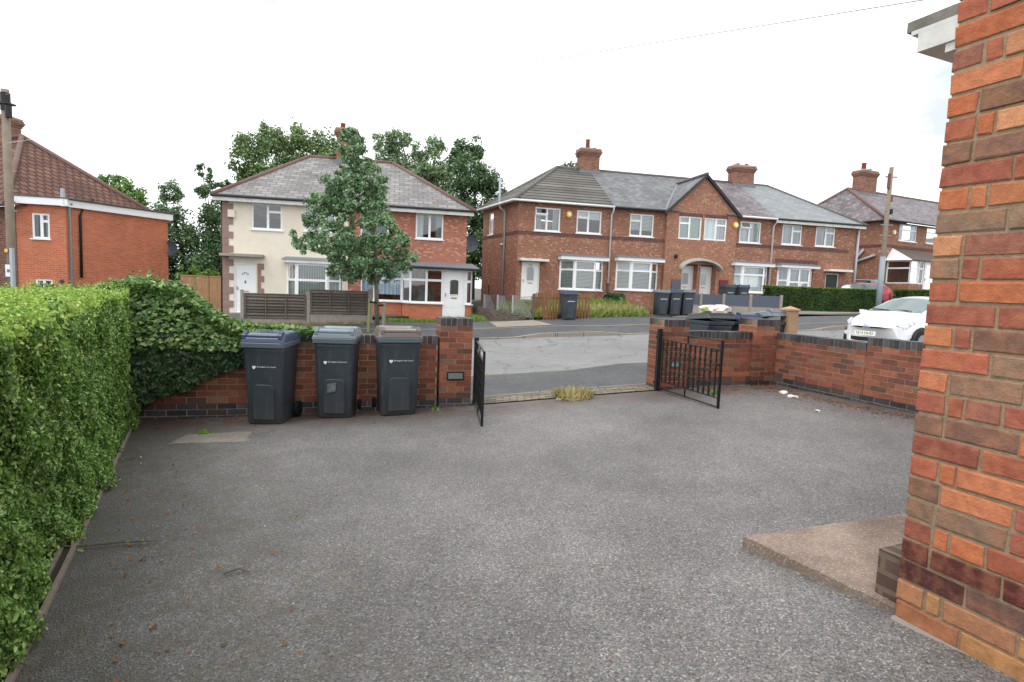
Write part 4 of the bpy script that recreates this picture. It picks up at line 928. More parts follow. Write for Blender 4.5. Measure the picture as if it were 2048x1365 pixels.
tubes(H, 'downpipe', M['black'], [[(-.06,.1,4.9),(-.06,.1,.0)]], .05)
ro_ = roofpart(H, 'roof', M['slate_l'], [[(-.33,-.35,EV2),(4.998,-.35,EV2),(4.998,RY2,RG2),(2.8,RY2,RG2)], [(-.33,8.3,EV2),(-.33,-.35,EV2),(2.8,RY2,RG2)], [(4.998,8.3,EV2),(-.33,8.3,EV2),(2.8,RY2,RG2),(4.998,RY2,RG2)]])
tubes(H, 'ridge_tile', M['ridge_r'], [[(2.8,RY2,RG2),(4.1,RY2,RG2)], [(-.33,-.35,EV2),(2.8,RY2,RG2)]], .10, ro_); gutter(H, -.36, 4.998, M['gutter'], -.38, 4.94)
H.box('fascia_board', M['whitep'], -.3, 4.998, -.33, -.30, 4.74, 4.89); roofpart(H, 'soffit', M['whitep'], [[(-.33,-.35,4.932),(4.998,-.35,4.932),(4.998,.05,4.932),(-.33,.05,4.932)]])
chimney(H, 4.1, 5.03, 3.6, 4.4, 7.3, 9.0, [(4.35,4.0,.3,.13), (4.8,4,.12,.12)])
H = House('red_brick_house', 'red brick semi with glazed white front porch', SA_, SANG, 5.0, .28, gs)
W = [(7.84,9.05,3.66,4.78), (5.5,6.7,3.66,4.78)]
b = H.mb(); plate(b, 5.002, 10.1, -.3, 4.93, W, 0, .1); b.poly([(10.1,0,-.3),(10.1,8,-.3),(10.1,8,4.93),(10.1,0,4.93)]); b.poly([(5,8,-.3),(10.1,8,-.3),(10.1,8,4.93),(5,8,4.93)]); b.build('wall', M['red_brick'], H.r)
window(H, *W[0], '2', curtain='|curt'); window(H, *W[1], '2', curtain='net')
# bay on the left, porch on the right under one lean-to roof
pf = [((5.55,-.05),(6.15,-.7)), ((6.15,-.7),(7.3,-.72)), ((7.3,-.72),(7.62,-1.5)), ((7.62,-1.5),(8.98,-1.5)), ((9.95,-1.5),(10.22,-1.5)), ((10.22,-1.5),(10.22,-.01))]
for k, (p, q) in enumerate(pf):
    fr, L = facet(p, q); b = H.mb(fr); b.poly([(0, .02, .06), (L, .02, .06), (L, .02, .85), (0, .02, .85)]); b.build('porch_wall', M['ext_brick'], H.r)
    b = H.mb(fr); b.poly([(0, .015, -.2), (L, .015, -.2), (L, .015, .20), (0, .015, .20)]); b.build('damp_course', M['black'], H.r)
    window(H, 0, L, .9, 2.32, '4' if k == 3 else 'T', fr, y=0, curtain='bluenet' if k < 2 else None, fw_=.06, cpart=.8 if k == 1 else 1)
fr = None
door(H, 8.99, 9.94, .26, 2.3, y=-1.47, glass='rect'); H.box('door_head', M['white'], 8.985, 9.95, -1.5, -1.4, 2.302, 2.40)
b = H.mb(); b.add([(5.4,-1.0,2.40),(7.4,-1.0,2.40),(7.45,-1.72,2.40),(10.5,-1.72,2.40),(10.5,0,2.40),(5.4,0,2.40),(5.4,-.002,2.66),(10.4,-.002,2.66)], [(0,1,7,6),(1,2,3,7),(3,4,7),(0,6,5),(5,4,3,2,1,0)]); pr = b.build('porch_roof', M['lead'], H.r)
tubes(H, 'gutter', M['gutter'], [[(7.4,-1.76,2.38),(10.55,-1.76,2.36)], [(5.4,-1.03,2.4),(7.4,-1.03,2.4)]], .05)
b = H.mb(); b.box(7.9, 8.9, -.6, -.3, .3, 1.0); b.box(8.0, 8.7, -.55, -.4, 1.0, 1.5); b.box(7.75, 7.85, -.5, -.3, .3, 1.6); b.build('porch_clutter', m_plain('porch_things', (110,116,112), .7, .5, 6), H.r)
ro_ = roofpart(H, 'roof', M['slate_l'], [[(5.002,-.35,EV2),(10.4,-.35,EV2),(6.75,RY2,RG2),(5.002,RY2,RG2)], [(10.4,-.35,EV2),(10.4,8.3,EV2),(6.75,RY2,RG2)], [(10.4,8.3,EV2),(5.002,8.3,EV2),(5.002,RY2,RG2),(6.75,RY2,RG2)]])
tubes(H, 'ridge_tile', M['ridge_r'], [[(5.1,RY2,RG2),(6.75,RY2,RG2)], [(6.75,RY2,RG2),(10.4,-.35,EV2)]], .10, ro_); gutter(H, 5.0, 10.42, M['gutter'], -.38, 4.94)
H.box('fascia_board', M['whitep'], 5.002, 10.35, -.33, -.30, 4.74, 4.89); roofpart(H, 'soffit', M['whitep'], [[(5.002,-.35,4.932),(10.4,-.35,4.932),(10.4,.05,4.932),(5.002,.05,4.932)]])
dish(H, 10.35, .6, 3.6, rad(20))

# ------------------------------------------------------------------ left house with flat roofed side extension (world-aligned numbers)
H = House('side_extended_house', 'red tiled house with flat roofed orange brick side extension', (0, 0), 0, 0, 0)
H.r.location = (-19.4, 22.6, -.6)
def LS(p): return (p[0] + 19.4, p[1] - 22.6, p[2] + .6)
H.shift = LS
Fc = Vector((-17.8, 23.0)); Fl = Vector((-19.45, 22.62)); Fb = Vector((-16.17, 27.0))
fr, Lf = facet(Fl, Fc); b = H.mb(fr); WX = [(.52,1.13,2.87,3.86), (.56,1.17,.35,1.30)]
plate(b, -.02, Lf, -1.0, 4.2, WX, 0, .1); b.build('extension_front_wall', M['ext_brick'], H.r)
window(H, *WX[0], 'R', fr, curtain='|curt'); window(H, *WX[1], '2', fr, curtain='|net')
b = H.mb(fr); b.tube([(1.5,-.06,1.22),(1.5,.0,1.22)], .07, 10); b.build('vent', M['gutter'], H.r)
fs, Ls = facet(Fc, Fb); b = H.mb(fs); b.poly([(0,0,-1.0),(Ls,0,-1.0),(Ls,0,4.2),(0,0,4.2)]); b.build('extension_side_wall', M['ext_brick'], H.r)
b = H.mb(); bk = Vector((-19.6, 28.4)); b.poly([(Fb.x,Fb.y,-1),(bk.x,bk.y,-1),(bk.x,bk.y,4.2),(Fb.x,Fb.y,4.2)]); b.build('extension_rear_wall', M['ext_brick'], H.r)
b = H.mb(fr); b.box(-.25, Lf + .16, -.2, -.05, 4.18, 4.45); b.build('front_fascia', M['white'], H.r)
b = H.mb(fs); b.box(-.2, Ls + .15, -.16, -.05, 4.16, 4.43); b.build('side_fascia', M['white'], H.r)
o1 = fr((-.25, -.22, 0)); o2 = fr((Lf + .2, -.22, 0)); o3 = fs((Ls + .2, -.2, 0))
b = H.mb(); ft = [(o1[0], o1[1]), (o2[0], o2[1]), (o3[0], o3[1]), (bk.x - .2, bk.y + .2)]
b.prism([(x, y, 4.451) for x, y in ft], [(x, y, 4.50) for x, y in ft]); b.build('flat_roof', m_plain('roof_felt', (90,92,92), .8, .2, 3, .3), H.r)
tubes(H, 'downpipe', M['pipeg'], [[fs((.12,-.2,4.3)), fs((.1,-.07,4.1)), fs((.1,-.07,-.6))]], .045); tubes(H, 'downpipe', M['black'], [[fs((1.0,-.06,4.62)), fs((1.0,-.06,4.4)), fs((.62,-.07,4.22)), fs((.5,-.07,3.9)), fs((.48,-.07,1.4))]], .05)
# main house behind
C1 = Vector((-19.5, 22.5)); dS = Vector((.378,.926)); nS = Vector((-.926,.378)); C2 = C1 + dS * 6.0; C0 = C1 + nS * 9; C3 = C2 + nS * 9
b = H.mb()
for p, q in ((C0, C1), (C1, C2), (C2, C3)): b.poly([(p.x,p.y,-1),(q.x,q.y,-1),(q.x,q.y,4.05),(p.x,p.y,4.05)])
b.build('wall', M['old_brick'], H.r)
e1 = C1 - dS * .35 - nS * .35; e2 = C2 + dS * .35 - nS * .35; e0 = C0 - dS * .35; e3 = C3 + dS * .35; A1 = Vector((-22.8, 27.0)); A0 = A1 + nS * 6
ro_ = roofpart(H, 'roof', M['rtile'], [[(e1.x,e1.y,4.1),(e2.x,e2.y,4.1),(A1.x,A1.y,7.66)], [(e0.x,e0.y,4.1),(e1.x,e1.y,4.1),(A1.x,A1.y,7.66),(A0.x,A0.y,7.66)], [(e2.x,e2.y,4.1),(e3.x,e3.y,4.1),(A0.x,A0.y,7.66),(A1.x,A1.y,7.66)]])
tubes(H, 'ridge_tile', M['ridge_r'], [[(e1.x,e1.y,4.12),(A1.x,A1.y,7.7)], [(A1.x,A1.y,7.7),(e2.x,e2.y,4.12)], [(A1.x,A1.y,7.7),(A0.x,A0.y,7.7)]], .11, ro_)
tubes(H, 'gutter', M['gutter'], [[(e0.x,e0.y,4.05),(e1.x,e1.y,4.05)]], .05)
b = H.mb(); b.tube([(-18.6,23.9,4.5),(-18.6,23.9,5.0)], [.09,.07], 8); b.build('roof_vent', M['pipeg'], ro_)
cx, cy = -24.3, 27.6; chimney(H, cx - .6, cx + .6, cy - .45, cy + .45, 6.8, 8.7, [(cx - .3, cy, .35, .14), (cx + .3, cy, .45, .14)])
dish(H, -16.05, 27.05, 2.88, rad(10), .3)

# ------------------------------------------------------------------ far right house (beyond the terrace)
H = House('hipped_roof_house', 'far red brick house with porch of its own, behind the right hand pole', (23.5, 37.3), rad(24.9), 0, 1.6)
k = 1.15; zz = lambda z: 1.65 + (z - 1.65) * k
W = [(1.5,3.37,zz(5.18),zz(6.12)), (4.43,6.2,zz(5.2),zz(6.14))]
b = H.mb(); plate(b, 0, 12, .8, 6.85, W, 0, .12); b.poly([(0,0,.8),(0,8,.8),(0,8,6.85),(0,0,6.85)]); b.poly([(0,8,.8),(12,8,.8),(12,8,6.85),(0,8,6.85)]); b.poly([(12,0,.8),(12,8,.8),(12,8,6.85),(12,0,6.85)]); b.build('wall', M['terr_brick'], H.r)
window(H, *W[0], 'T', curtain='|bluenet'); window(H, *W[1], 'T', curtain=None)
b = H.mb(); b.box(0, 12, -.02, -.001, zz(4.75), zz(4.9)); b.box(-.02, -.001, 0, 8, zz(4.75), zz(4.9)); b.build('band_course', M['band'], H.r)
ro_ = roofpart(H, 'roof', M['slate_p'], [[(-.35,-.35,6.88),(12.35,-.35,6.88),(12.35,4,9.6),(1.7,4,9.6)], [(-.35,8.3,6.88),(-.35,-.35,6.88),(1.7,4,9.6)], [(12.35,8.3,6.88),(-.35,8.3,6.88),(1.7,4,9.6),(12.35,4,9.6)]])
tubes(H, 'ridge_tile', M['ridge_r'], [[(-.35,-.35,6.88),(1.7,4,9.6)], [(1.7,4,9.6),(12.35,4,9.6)], [(-.35,8.3,6.88),(1.7,4,9.6)]], .10, ro_)
gutter(H, -.4, 12.3, M['gutter'], -.38, 6.86); tubes(H, 'gutter', M['gutter'], [[(-.38,-.38,6.86),(-.38,8.3,6.86)]], .05)
chimney(H, 2.7, 4.2, 3.6, 4.4, 9.2, 11.0, [(3.2,4,.55,.17), (3.8,4,.2,.17)])
alarm(H, .95, zz(5.6), m_plain('cream_alarm', (226,214,176), .4, .05, 5))
px0, px1, py = .55, 4.4, -1.5
fr, L = facet((px0, -.02), (px0, py)); window(H, 0, L, 2.9, 4.35, 'T', fr, y=0, sill=False)
for x0, x1, st in ((px0, 1.35, 'T'), (1.42, 1.9, 'T'), (3.2, px1, 'T')):
    window(H, x0, x1, 2.9, 4.35, st, None, y=py, curtain=None, sill=False)
b = H.mb(); b.box(px0, 1.95, py + .02, py + .12, .9, 2.89); b.build('porch_wall', M['terr_brick'], H.r); b = H.mb(); b.box(3.12, px1, py + .02, py + .12, .9, 2.89); b.box(px0, px0 + .1, py + .121, -.001, .9, 2.89); b.box(px1 - .1, px1, py + .121, -.001, .9, 2.89); b.build('porch_wall', M['terr_brick'], H.r)
door(H, 1.97, 3.1, 2.1, 4.35, y=py, glass='none'); b = H.mb(); b.poly([(2.2,py-.01,2.6),(2.85,py-.01,2.6),(2.85,py-.01,4.1),(2.2,py-.01,4.1)]); b.build('door_pane', m_pane, H.r)
b = H.mb(); b.poly([(px0-.2,py-.25,4.36),(px1+.3,py-.25,4.36),(px1-.6,-.01,5.2),(px0+.4,-.01,5.2)]); b.poly([(px1+.3,py-.25,4.36),(px1+.3,0,4.36),(px1-.6,-.01,5.2)]); b.build('porch_roof', m_plain('brown_porch_tile', (92,80,74), .85, .2, 6, .5), H.r)
b = H.mb(); b.poly([(px0-.2,py-.2,4.36),(px0-.2,0,4.36),(px0+.4,-.01,5.2)]); b.build('porch_gable', M['white'], H.r)
tubes(H, 'downpipe', M['pipeg'], [[(-.1,1.9,6.8),(-.1,1.9,2.0)], [(-.1,1.9,4.2),(-.1,.4,4.7)], [(-.1,1.9,4.2),(-.1,1.2,5.1)]], .08)
# ------------------------------------------------------------------ plants
M['hedge'] = m_leaf('privet_leaf', [(62,92,44), (96,134,62), (120,160,76), (146,182,96), (186,210,134)], .38, .45, .3)
M['hedgetop'] = m_leaf('privet_new_growth', [(120,152,62), (152,182,84), (178,202,104), (198,212,128)], .42, .4, .35)
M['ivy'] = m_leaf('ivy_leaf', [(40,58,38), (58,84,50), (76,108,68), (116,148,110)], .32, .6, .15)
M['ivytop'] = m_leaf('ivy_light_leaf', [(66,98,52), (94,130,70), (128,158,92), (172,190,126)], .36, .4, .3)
M['lime'] = m_leaf('street_tree_leaf', [(68,98,66), (98,132,88), (122,158,112), (154,182,144), (194,212,188)], .36, .55, .4)
M['treeA'] = m_leaf('bushy_tree_leaf', [(78,102,62), (102,128,78), (126,150,98), (150,172,122)], .5, .35, .3)
M['treeB'] = m_leaf('soft_tree_leaf', [(98,122,92), (120,144,108), (142,164,126), (162,182,144)], .5, .35, .35)
M['treeC'] = m_leaf('dark_tree_leaf', [(56,80,54), (74,102,66), (96,126,82), (122,150,106)], .5, .35, .25)
M['treeP'] = m_leaf('pale_tree_leaf', [(84,118,52), (112,146,72), (134,166,92)], .5, .3, .35)
M['grass'] = m_leaf('meadow_grass', [(104,142,56), (134,170,76), (168,192,104), (198,204,136)], .6, .25, .35)
M['straw'] = m_leaf('dry_grass', [(178,160,108), (204,190,140), (222,210,170)], .7, .2, .3)
M['flower'] = m_leaf('yellow_flower', [(206,190,70), (190,176,64), (120,140,60)], .6, .2, .3)
M['bark'] = m_plain('grey_bark', (112,104,92), .9, .3, 8, .8)
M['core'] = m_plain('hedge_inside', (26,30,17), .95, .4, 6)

HB0, HB1 = np.array([-1.31, 1.1]), np.array([-4.44, 6.62])
HT = (HB1 - HB0) / np.linalg.norm(HB1 - HB0); HN = np.array([HT[1], -HT[0]])      # HN points to the drive
HLEN = float(np.linalg.norm(HB1 - HB0))
def hedge():
    r = thing('privet_hedge', 'long clipped bright green privet hedge along left side of the drive', 'hedge', (-3.3, 4.0, T(-3.3, 4.0)))
    off = np.array([-3.3, 4.0, T(-3.3, 4.0)]); TH_ = .85; s0 = -2.2
    def top(s): return 1.455 + .02 * np.sin(s * 3.1) + .018 * np.sin(s * 7.7 + 1)
    def bulge(s, z): return .035 * np.sin(s * 2.3 + z * 1.7) + .03 * np.sin(s * 5.1 - z * 4.1 + 2) + .02 * np.sin(s * 11 + z * 9)
    P, N, S = [], [], []
    def put(s, n, z, nrm, size):
        xy = HB0 + HT * s[:, None] + HN * n[:, None]; P.append(np.c_[xy, z]); N.append(nrm); S.append(size)
    def rnd(k): return RNG.random(k)
    # face towards the drive; density follows closeness to the viewer
    def face(k, a, b, sz):
        s = a + (b - a) * rnd(k); gz = TA(HB0[0] + HT[0] * s, HB0[1] + HT[1] * s); z = gz + .03 + (top(s) - gz - .03) * rnd(k) ** .95
        d = RNG.exponential(.035, k); n = bulge(s, z) - d - .015 + .06 * np.clip(1 - (z - gz) / .3, 0, 1) - .07 * np.clip((z - 1.33) / .12, 0, 1) ** 2
        clump = np.sin(s * 23 + z * 7 + np.sin(z * 13)) * np.sin(z * 21 - s * 5 + np.sin(s * 17)); n += .03 * clump
        nr = np.c_[np.outer(np.ones(k), HN), np.full(k, .35)] + RNG.normal(size=(k, 3)) * .65; put(s, n, z, nr, RNG.uniform(.7, 1.25, k) * sz)
    face(9000, s0, .0, .036); face(56000, 0, 2.6, .0245); face(40000, 2.6, 4.6, .026); face(22000, 4.6, HLEN, .030)
    # far end
    k = 5000; n = -TH_ * rnd(k); z = -.05 + 1.55 * rnd(k); put(HLEN + bulge(n * 2, z) - RNG.exponential(.03, k), n, z, np.c_[np.outer(np.ones(k), HT), np.full(k, .3)] + RNG.normal(size=(k, 3)) * .6, RNG.uniform(.7, 1.2, k) * .033)
    P1, N1, S1 = np.concatenate(P), np.concatenate(N), np.concatenate(S)
    leaves('foliage', P1 - off, N1, S1, M['hedge'], r, 'leaf')
    P.clear(); N.clear(); S.clear()
    k = 36000; s = s0 + (HLEN - s0) * rnd(k); n = -.02 - (TH_ - .02) * rnd(k); z = top(s) - RNG.exponential(.03, k) + .012 - .06 * np.clip((n + .1) / .08, 0, 1)
    put(s, n, z, np.c_[np.zeros((k, 2)), np.ones(k)] + RNG.normal(size=(k, 3)) * .7, RNG.uniform(.6, 1.2, k) * .026)
    # upright shoots
    for q in range(420):
        s = s0 + (HLEN - s0) * random.random(); n = -.05 - (TH_ - .1) * random.random(); h = random.uniform(.03, .11); m = 7
        if random.random() < .3: n = random.uniform(-.04, .03)
        zz = float(top(s)) + np.linspace(-.03, h, m); put(np.full(m, s) + RNG.normal(size=m) * .008, np.full(m, n) + RNG.normal(size=m) * .008, zz, RNG.normal(size=(m, 3)) + np.array([0, 0, .5]), np.linspace(.032, .018, m))
    k = 4200; s = s0 + (HLEN - s0) * rnd(k); z = top(s) - RNG.exponential(.16, k); put(s, bulge(s, z) - .02 + RNG.normal(size=k) * .015, z, np.c_[np.outer(np.ones(k), HN), np.full(k, .6)] + RNG.normal(size=(k, 3)) * .6, RNG.uniform(.8, 1.2, k) * .028)
    leaves('new_growth', np.concatenate(P) - off, np.concatenate(N), np.concatenate(S), M['hedgetop'], r, 'leaf')
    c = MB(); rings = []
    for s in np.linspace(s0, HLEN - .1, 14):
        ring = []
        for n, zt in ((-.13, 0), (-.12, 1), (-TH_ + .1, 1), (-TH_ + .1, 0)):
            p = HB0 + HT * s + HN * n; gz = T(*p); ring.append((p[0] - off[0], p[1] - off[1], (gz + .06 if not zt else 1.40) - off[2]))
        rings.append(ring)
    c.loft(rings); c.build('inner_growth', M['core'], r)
    st = MB()
    for q in range(46):
        s = random.uniform(s0, HLEN - .1); p = HB0 + HT * s + HN * random.uniform(-.25, -.1); g = T(*p)
        st.tube([(p[0] - off[0], p[1] - off[1], g - off[2] - .02), (p[0] - off[0] + random.uniform(-.04, .04), p[1] - off[1], g - off[2] + .2), (p[0] - off[0] + random.uniform(-.1, .1), p[1] - off[1], g - off[2] + .42)], [.016, .012, .006], 5)
    st.build('stems', M['bark'], r)
hedge()
# edging boards at the hedge foot
def strip(name, a0, a1, n0, n1, h, mat, s0=-2.2):
    mb = MB(); rings = []
    for s in np.linspace(s0, HLEN - .15, 40):
        p = HB0 + HT * s + HN * n0; q = HB0 + HT * s + HN * n1; zp, zq = T(*p), T(*q); w = .004 * math.sin(s * 9)
        rings.append([(p[0], p[1], zp - .08), (p[0], p[1], zp + h + w), (q[0], q[1], zq + h + w), (q[0], q[1], zq - .08)])
    mb.loft(rings); return struct(mb.build(name, mat))
M['edge'] = m_plain('old_concrete_edging', (128,116,104), .9, .3, 9, .6, grime=(70,66,52))
strip('hedge_edging', 0, 0, -.03, -.008, .03, M['edge']); strip('drive_edging', 0, 0, .028, .052, .03, M['edge']); strip('gravel_gap', 0, 0, -.007, .027, .018, M['soil'])

def ivy():
    o = Vector((FP(-2.9)[0], FP(-2.9)[1], T(*FP(-2.9)))); r = thing('ivy', 'dark ivy mound spilling over the left end of the garden wall', 'ivy', o); oo = np.array(o)
    top = lambda s: np.interp(s, [-3.95, -3.75, -3.5, -3.1, -2.95, -2.8, -2.55, -2.3, -1.9, -1.55], [1.44, 1.52, 1.55, 1.49, 1.34, 1.19, 1.07, 1.01, 1.0, .985])
    bot = lambda s: np.interp(s, [-3.95, -3.6, -3.4, -3.1, -2.75, -2.45, -2.2, -2.05, -1.55], [0, .02, .18, .26, .46, .58, .80, .90, .94])
    bulg = lambda s: np.interp(s, [-3.95, -3.5, -3.0, -2.7, -2.3, -1.55], [.34, .32, .26, .17, .10, .03])
    def W(s, n, z): p = np.array(FO)[None] + np.array(FT)[None] * s[:, None] + np.array(FN)[None] * n[:, None]; return np.c_[p, z]
    k = 12500; s = -3.95 + 2.35 * RNG.random(k) ** 1.25; u = RNG.random(k); z = bot(s) + (top(s) - bot(s)) * u; b = bulg(s)
    n = .05 - b * np.sin(np.clip(u * 2.6 + .35, 0, 3.1)) - .03 * np.sin(s * 9 + z * 6) * np.sin(z * 8) + RNG.exponential(.03, k)
    N = np.tile(np.array([-FN.x, -FN.y, .25]), (k, 1)) + RNG.normal(size=(k, 3)) * .5; N[:, 2] += np.clip(u - .7, 0, 1) * 3
    up = np.array([0, 0, -1.0])
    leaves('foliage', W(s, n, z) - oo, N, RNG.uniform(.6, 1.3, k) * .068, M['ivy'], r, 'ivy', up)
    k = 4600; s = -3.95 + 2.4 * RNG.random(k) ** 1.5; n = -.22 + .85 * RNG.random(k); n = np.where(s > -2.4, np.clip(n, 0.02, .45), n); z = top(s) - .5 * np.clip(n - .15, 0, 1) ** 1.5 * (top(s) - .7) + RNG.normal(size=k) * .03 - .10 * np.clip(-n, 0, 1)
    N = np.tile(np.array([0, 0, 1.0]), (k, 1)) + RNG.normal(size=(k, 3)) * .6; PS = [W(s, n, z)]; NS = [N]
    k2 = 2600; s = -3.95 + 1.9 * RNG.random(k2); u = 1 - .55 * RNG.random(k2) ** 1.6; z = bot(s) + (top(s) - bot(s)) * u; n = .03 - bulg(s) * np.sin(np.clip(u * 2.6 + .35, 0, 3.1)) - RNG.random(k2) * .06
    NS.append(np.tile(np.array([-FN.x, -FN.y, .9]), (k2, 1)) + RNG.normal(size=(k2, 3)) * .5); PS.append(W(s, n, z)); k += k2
    leaves('sunlit_foliage', np.concatenate(PS) - oo, np.concatenate(NS), RNG.uniform(.6, 1.25, k) * .058, M['ivytop'], r, 'ivy')  # upper leaves coloured lighter to paint the light falling on them
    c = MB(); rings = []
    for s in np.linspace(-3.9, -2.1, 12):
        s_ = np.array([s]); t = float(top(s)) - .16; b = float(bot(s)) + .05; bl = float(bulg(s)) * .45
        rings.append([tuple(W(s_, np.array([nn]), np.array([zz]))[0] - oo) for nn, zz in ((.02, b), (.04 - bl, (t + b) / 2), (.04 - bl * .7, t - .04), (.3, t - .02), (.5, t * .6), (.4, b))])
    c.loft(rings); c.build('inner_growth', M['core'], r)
    # long shoots waving above
    q = MB(); P, S = [], []
    for i in range(16):
        s = random.uniform(-3.9, -3.0); p = W(np.array([s]), np.array([random.uniform(.0, .4)]), np.array([float(top(s))]))[0] - oo; d = Vector((random.uniform(-.12, .12), random.uniform(-.1, .1), random.uniform(.08, .22)))
        q.tube([p, Vector(p) + d * .6, Vector(p) + d], [.004, .003, .002], 4)
        for j in range(5): P.append(np.array(Vector(p) + d * (j / 4)) + RNG.normal(size=3) * .012); S.append(.045)
    q.build('shoots', M['bark'], r); leaves('shoot_leaves', np.array(P), RNG.normal(size=(len(P), 3)) + [0, 0, .6], np.array(S), M['ivytop'], r, 'leaf')
ivy()

def lobes_to_leaves(lobes, per, size, squash=1.0, ydep=1.0, sub=15, hollow=.35):
    P, N = [], []
    for (x, y, z, rr) in lobes:
        n = int(per * rr * rr) + 30; m = max(5, int(sub * rr)); yo = random.uniform(-.5, .5) * rr * ydep
        # sub clumps on the lobe's shell
        d = RNG.normal(size=(m, 3)); d /= np.linalg.norm(d, axis=1, keepdims=True); q = rr * (hollow + (1 - hollow) * RNG.random((m, 1)) ** .6) * .88; cc = d * q; cr = rr * RNG.uniform(.28, .5, m)
        i = RNG.integers(0, m, n); g = RNG.normal(size=(n, 3)); g /= np.linalg.norm(g, axis=1, keepdims=True); g *= RNG.random((n, 1)) ** .45
        p = cc[i] + g * cr[i][:, None]; p[:, 1] *= ydep; p[:, 2] *= squash
        P.append(p + np.array([x, y + yo, z])); N.append(g + d[i] * .5 + RNG.normal(size=(n, 3)) * .6 + [0, 0, .35])
    return np.concatenate(P), np.concatenate(N)
def tree(name, label, base, lobes, mat, per, size, shape='diamond', group=None, trunk_r=.2, limbs=True, cat='tree', fork=.45, **kw):
    b = np.array([base[0], base[1], T(*base[:2]) if len(base) < 3 else base[2]]); r = thing(name, label, cat, tuple(b), 0, group)
    P, N = lobes_to_leaves(lobes, per, size, **kw)
    leaves('crown', P - b, N, RNG.uniform(.65, 1.3, len(P)) * size, mat, r, shape)
    L = np.array([(l[0], l[1], l[2]) for l in lobes]) - b; top = L[:, 2].max(); low = max(L[:, 2].min(), .3); t = MB(); cx = np.average(L[:, 0], weights=[l[3] for l in lobes]) * .5
    f = Vector((cx * .5, 0, low + (top - low) * fork * .4)); t.tube([(0, 0, -.1), f * .5 + Vector((0, 0, 0)), f, (cx, 0, low + (top - low) * .75)], [trunk_r, trunk_r * .85, trunk_r * .7, trunk_r * .25], 9)
    if limbs:
        for l in L: e = Vector(l); t.tube([f + (Vector((cx, 0, top * .7)) - f) * random.uniform(0, .4), f.lerp(e, .5) + Vector((0, 0, random.uniform(-.1, .25))), e], [trunk_r * .4, trunk_r * .25, .02], 6)
    t.build('trunk', M['bark'], r, smooth=True); return r
# outline of the crown: height, left and right reach
PROF = [(6.42,-5.80,-5.30),(6.25,-5.90,-5.0),(6.05,-5.95,-4.9),(5.85,-5.95,-4.75),(5.57,-5.92,-4.6),(5.25,-5.95,-4.4),(4.94,-6.05,-4.2),(4.62,-6.55,-4.13),(4.31,-6.75,-4.08),(3.99,-7.05,-3.85),(3.52,-7.25,-3.6),(3.05,-7.3,-3.4),(2.73,-7.2,-3.3),(2.42,-6.9,-3.25),(2.18,-6.4,-3.4),(1.94,-5.6,-3.9),(1.79,-5.1,-4.3)]
st = []
for k in range(len(PROF)):
    z, a, b = PROF[k]; w = b - a; n = max(2, int(w / .42))
    for q in range(n):
        rr = random.uniform(.22, .42) * min(1, .45 + w / 3); x = a + rr * .7 + (w - 1.4 * rr) * (q + random.uniform(.1, .9)) / n
        if x < -6.0 and random.random() < .35: continue
        f = max(.15, 1 - ((x - (a + b) / 2) / (w / 2)) ** 2) ** .5
        for sy in ((-1, 1) if f > .5 else (random.choice((-1, 1)),)): st.append((x, 19 + sy * f * w * .28 * random.uniform(.3, 1), z + random.uniform(-.12, .12), rr))
tree('street_tree', 'young windblown street tree with leaning pointed crown and thin trunk', (-4.47, 19.0), st, M['lime'], 2300, .095, 'leaf', trunk_r=.08, limbs=False, ydep=1.0, sub=16, hollow=.2, fork=1.3)
gb = 'trees beyond the houses'
T1 = [(-18.11,40,9.99,1.46),(-16.75,40,10.87,1.39),(-15.23,40,11.16,1.32),(-13.53,40,10.5,1.39),(-18.63,40,8.64,1.11),(-16.24,40,9.06,2.09),(-14.2,40,9.14,1.74),(-18.97,40,7.46,.87),(-16.5,40,7,2.2)]
tree('broadleaf_tree', 'large bushy tree rising behind the cream house roof on its left', (-15.8, 40), T1, M['treeA'], 1100, .2, group=gb, trunk_r=.22)
tree('broadleaf_tree', 'low green tree top behind the chimney of the semis', (-12.2, 40.6), [(-12.51,40.5,10.45,1.11),(-11.6,40.5,9.8,1.0),(-12.6,40.5,8.9,1.5)], M['treeA'], 1000, .2, group=gb, trunk_r=.25)
T2 = [(-9.76,42,11.5,.95),(-8.52,42,11.7,1.02),(-8.48,42,10.11,1.46),(-7.6,42,9.2,1.4),(-9.6,42,9.8,1.2)]
tree('broadleaf_tree', 'soft green twin topped tree behind the street tree, right of chimney', (-8.6, 42), T2, M['treeB'], 1100, .2, group=gb, trunk_r=.3)
tree('broadleaf_tree', 'slim soft green tree between twin topped tree and dark tree', (-6.3, 43), [(-7.2,43,11.2,.8),(-6.1,43,11.65,.95),(-6.69,43,10.0,1.5),(-5.25,43,9.4,1.3),(-5.92,43,7.75,1.5)], M['treeB'], 1100, .2, group=gb, trunk_r=.28)
T3 = [(-3.85,40,10.6,1.04),(-3.01,40,10.83,.83),(-3.3,40,9.22,1.57),(-2.25,40,8.6,1.22),(-1.28,40,8.03,.7),(-2.53,40,6.57,1.57),(-4.28,40,7.85,1.39),(-1.67,40,6.6,1.11),(-2.8,40,4.53,1.74),(-3.26,40,2.8,1.39)]
tree('broadleaf_tree', 'tall dark green tree filling the gap between semis and terrace', (-2.9, 40), T3, M['treeC'], 1300, .2, group=gb, trunk_r=.2)
tree('broadleaf_tree', 'dark ivy clad tree beside the orange extension, shorter of two', (-19.6, 34), [(-20.06,34,6.29,.77),(-19.93,34,4.86,1.18),(-19.51,34,3.43,1.33),(-20.27,34,2.24,1.03),(-18.5,34,2.6,1.18),(-19.4,34,1.1,1.3),(-17.6,34,1.2,1.0)], M['treeC'], 1500, .17, group=gb, trunk_r=.14, sub=20, hollow=.2)
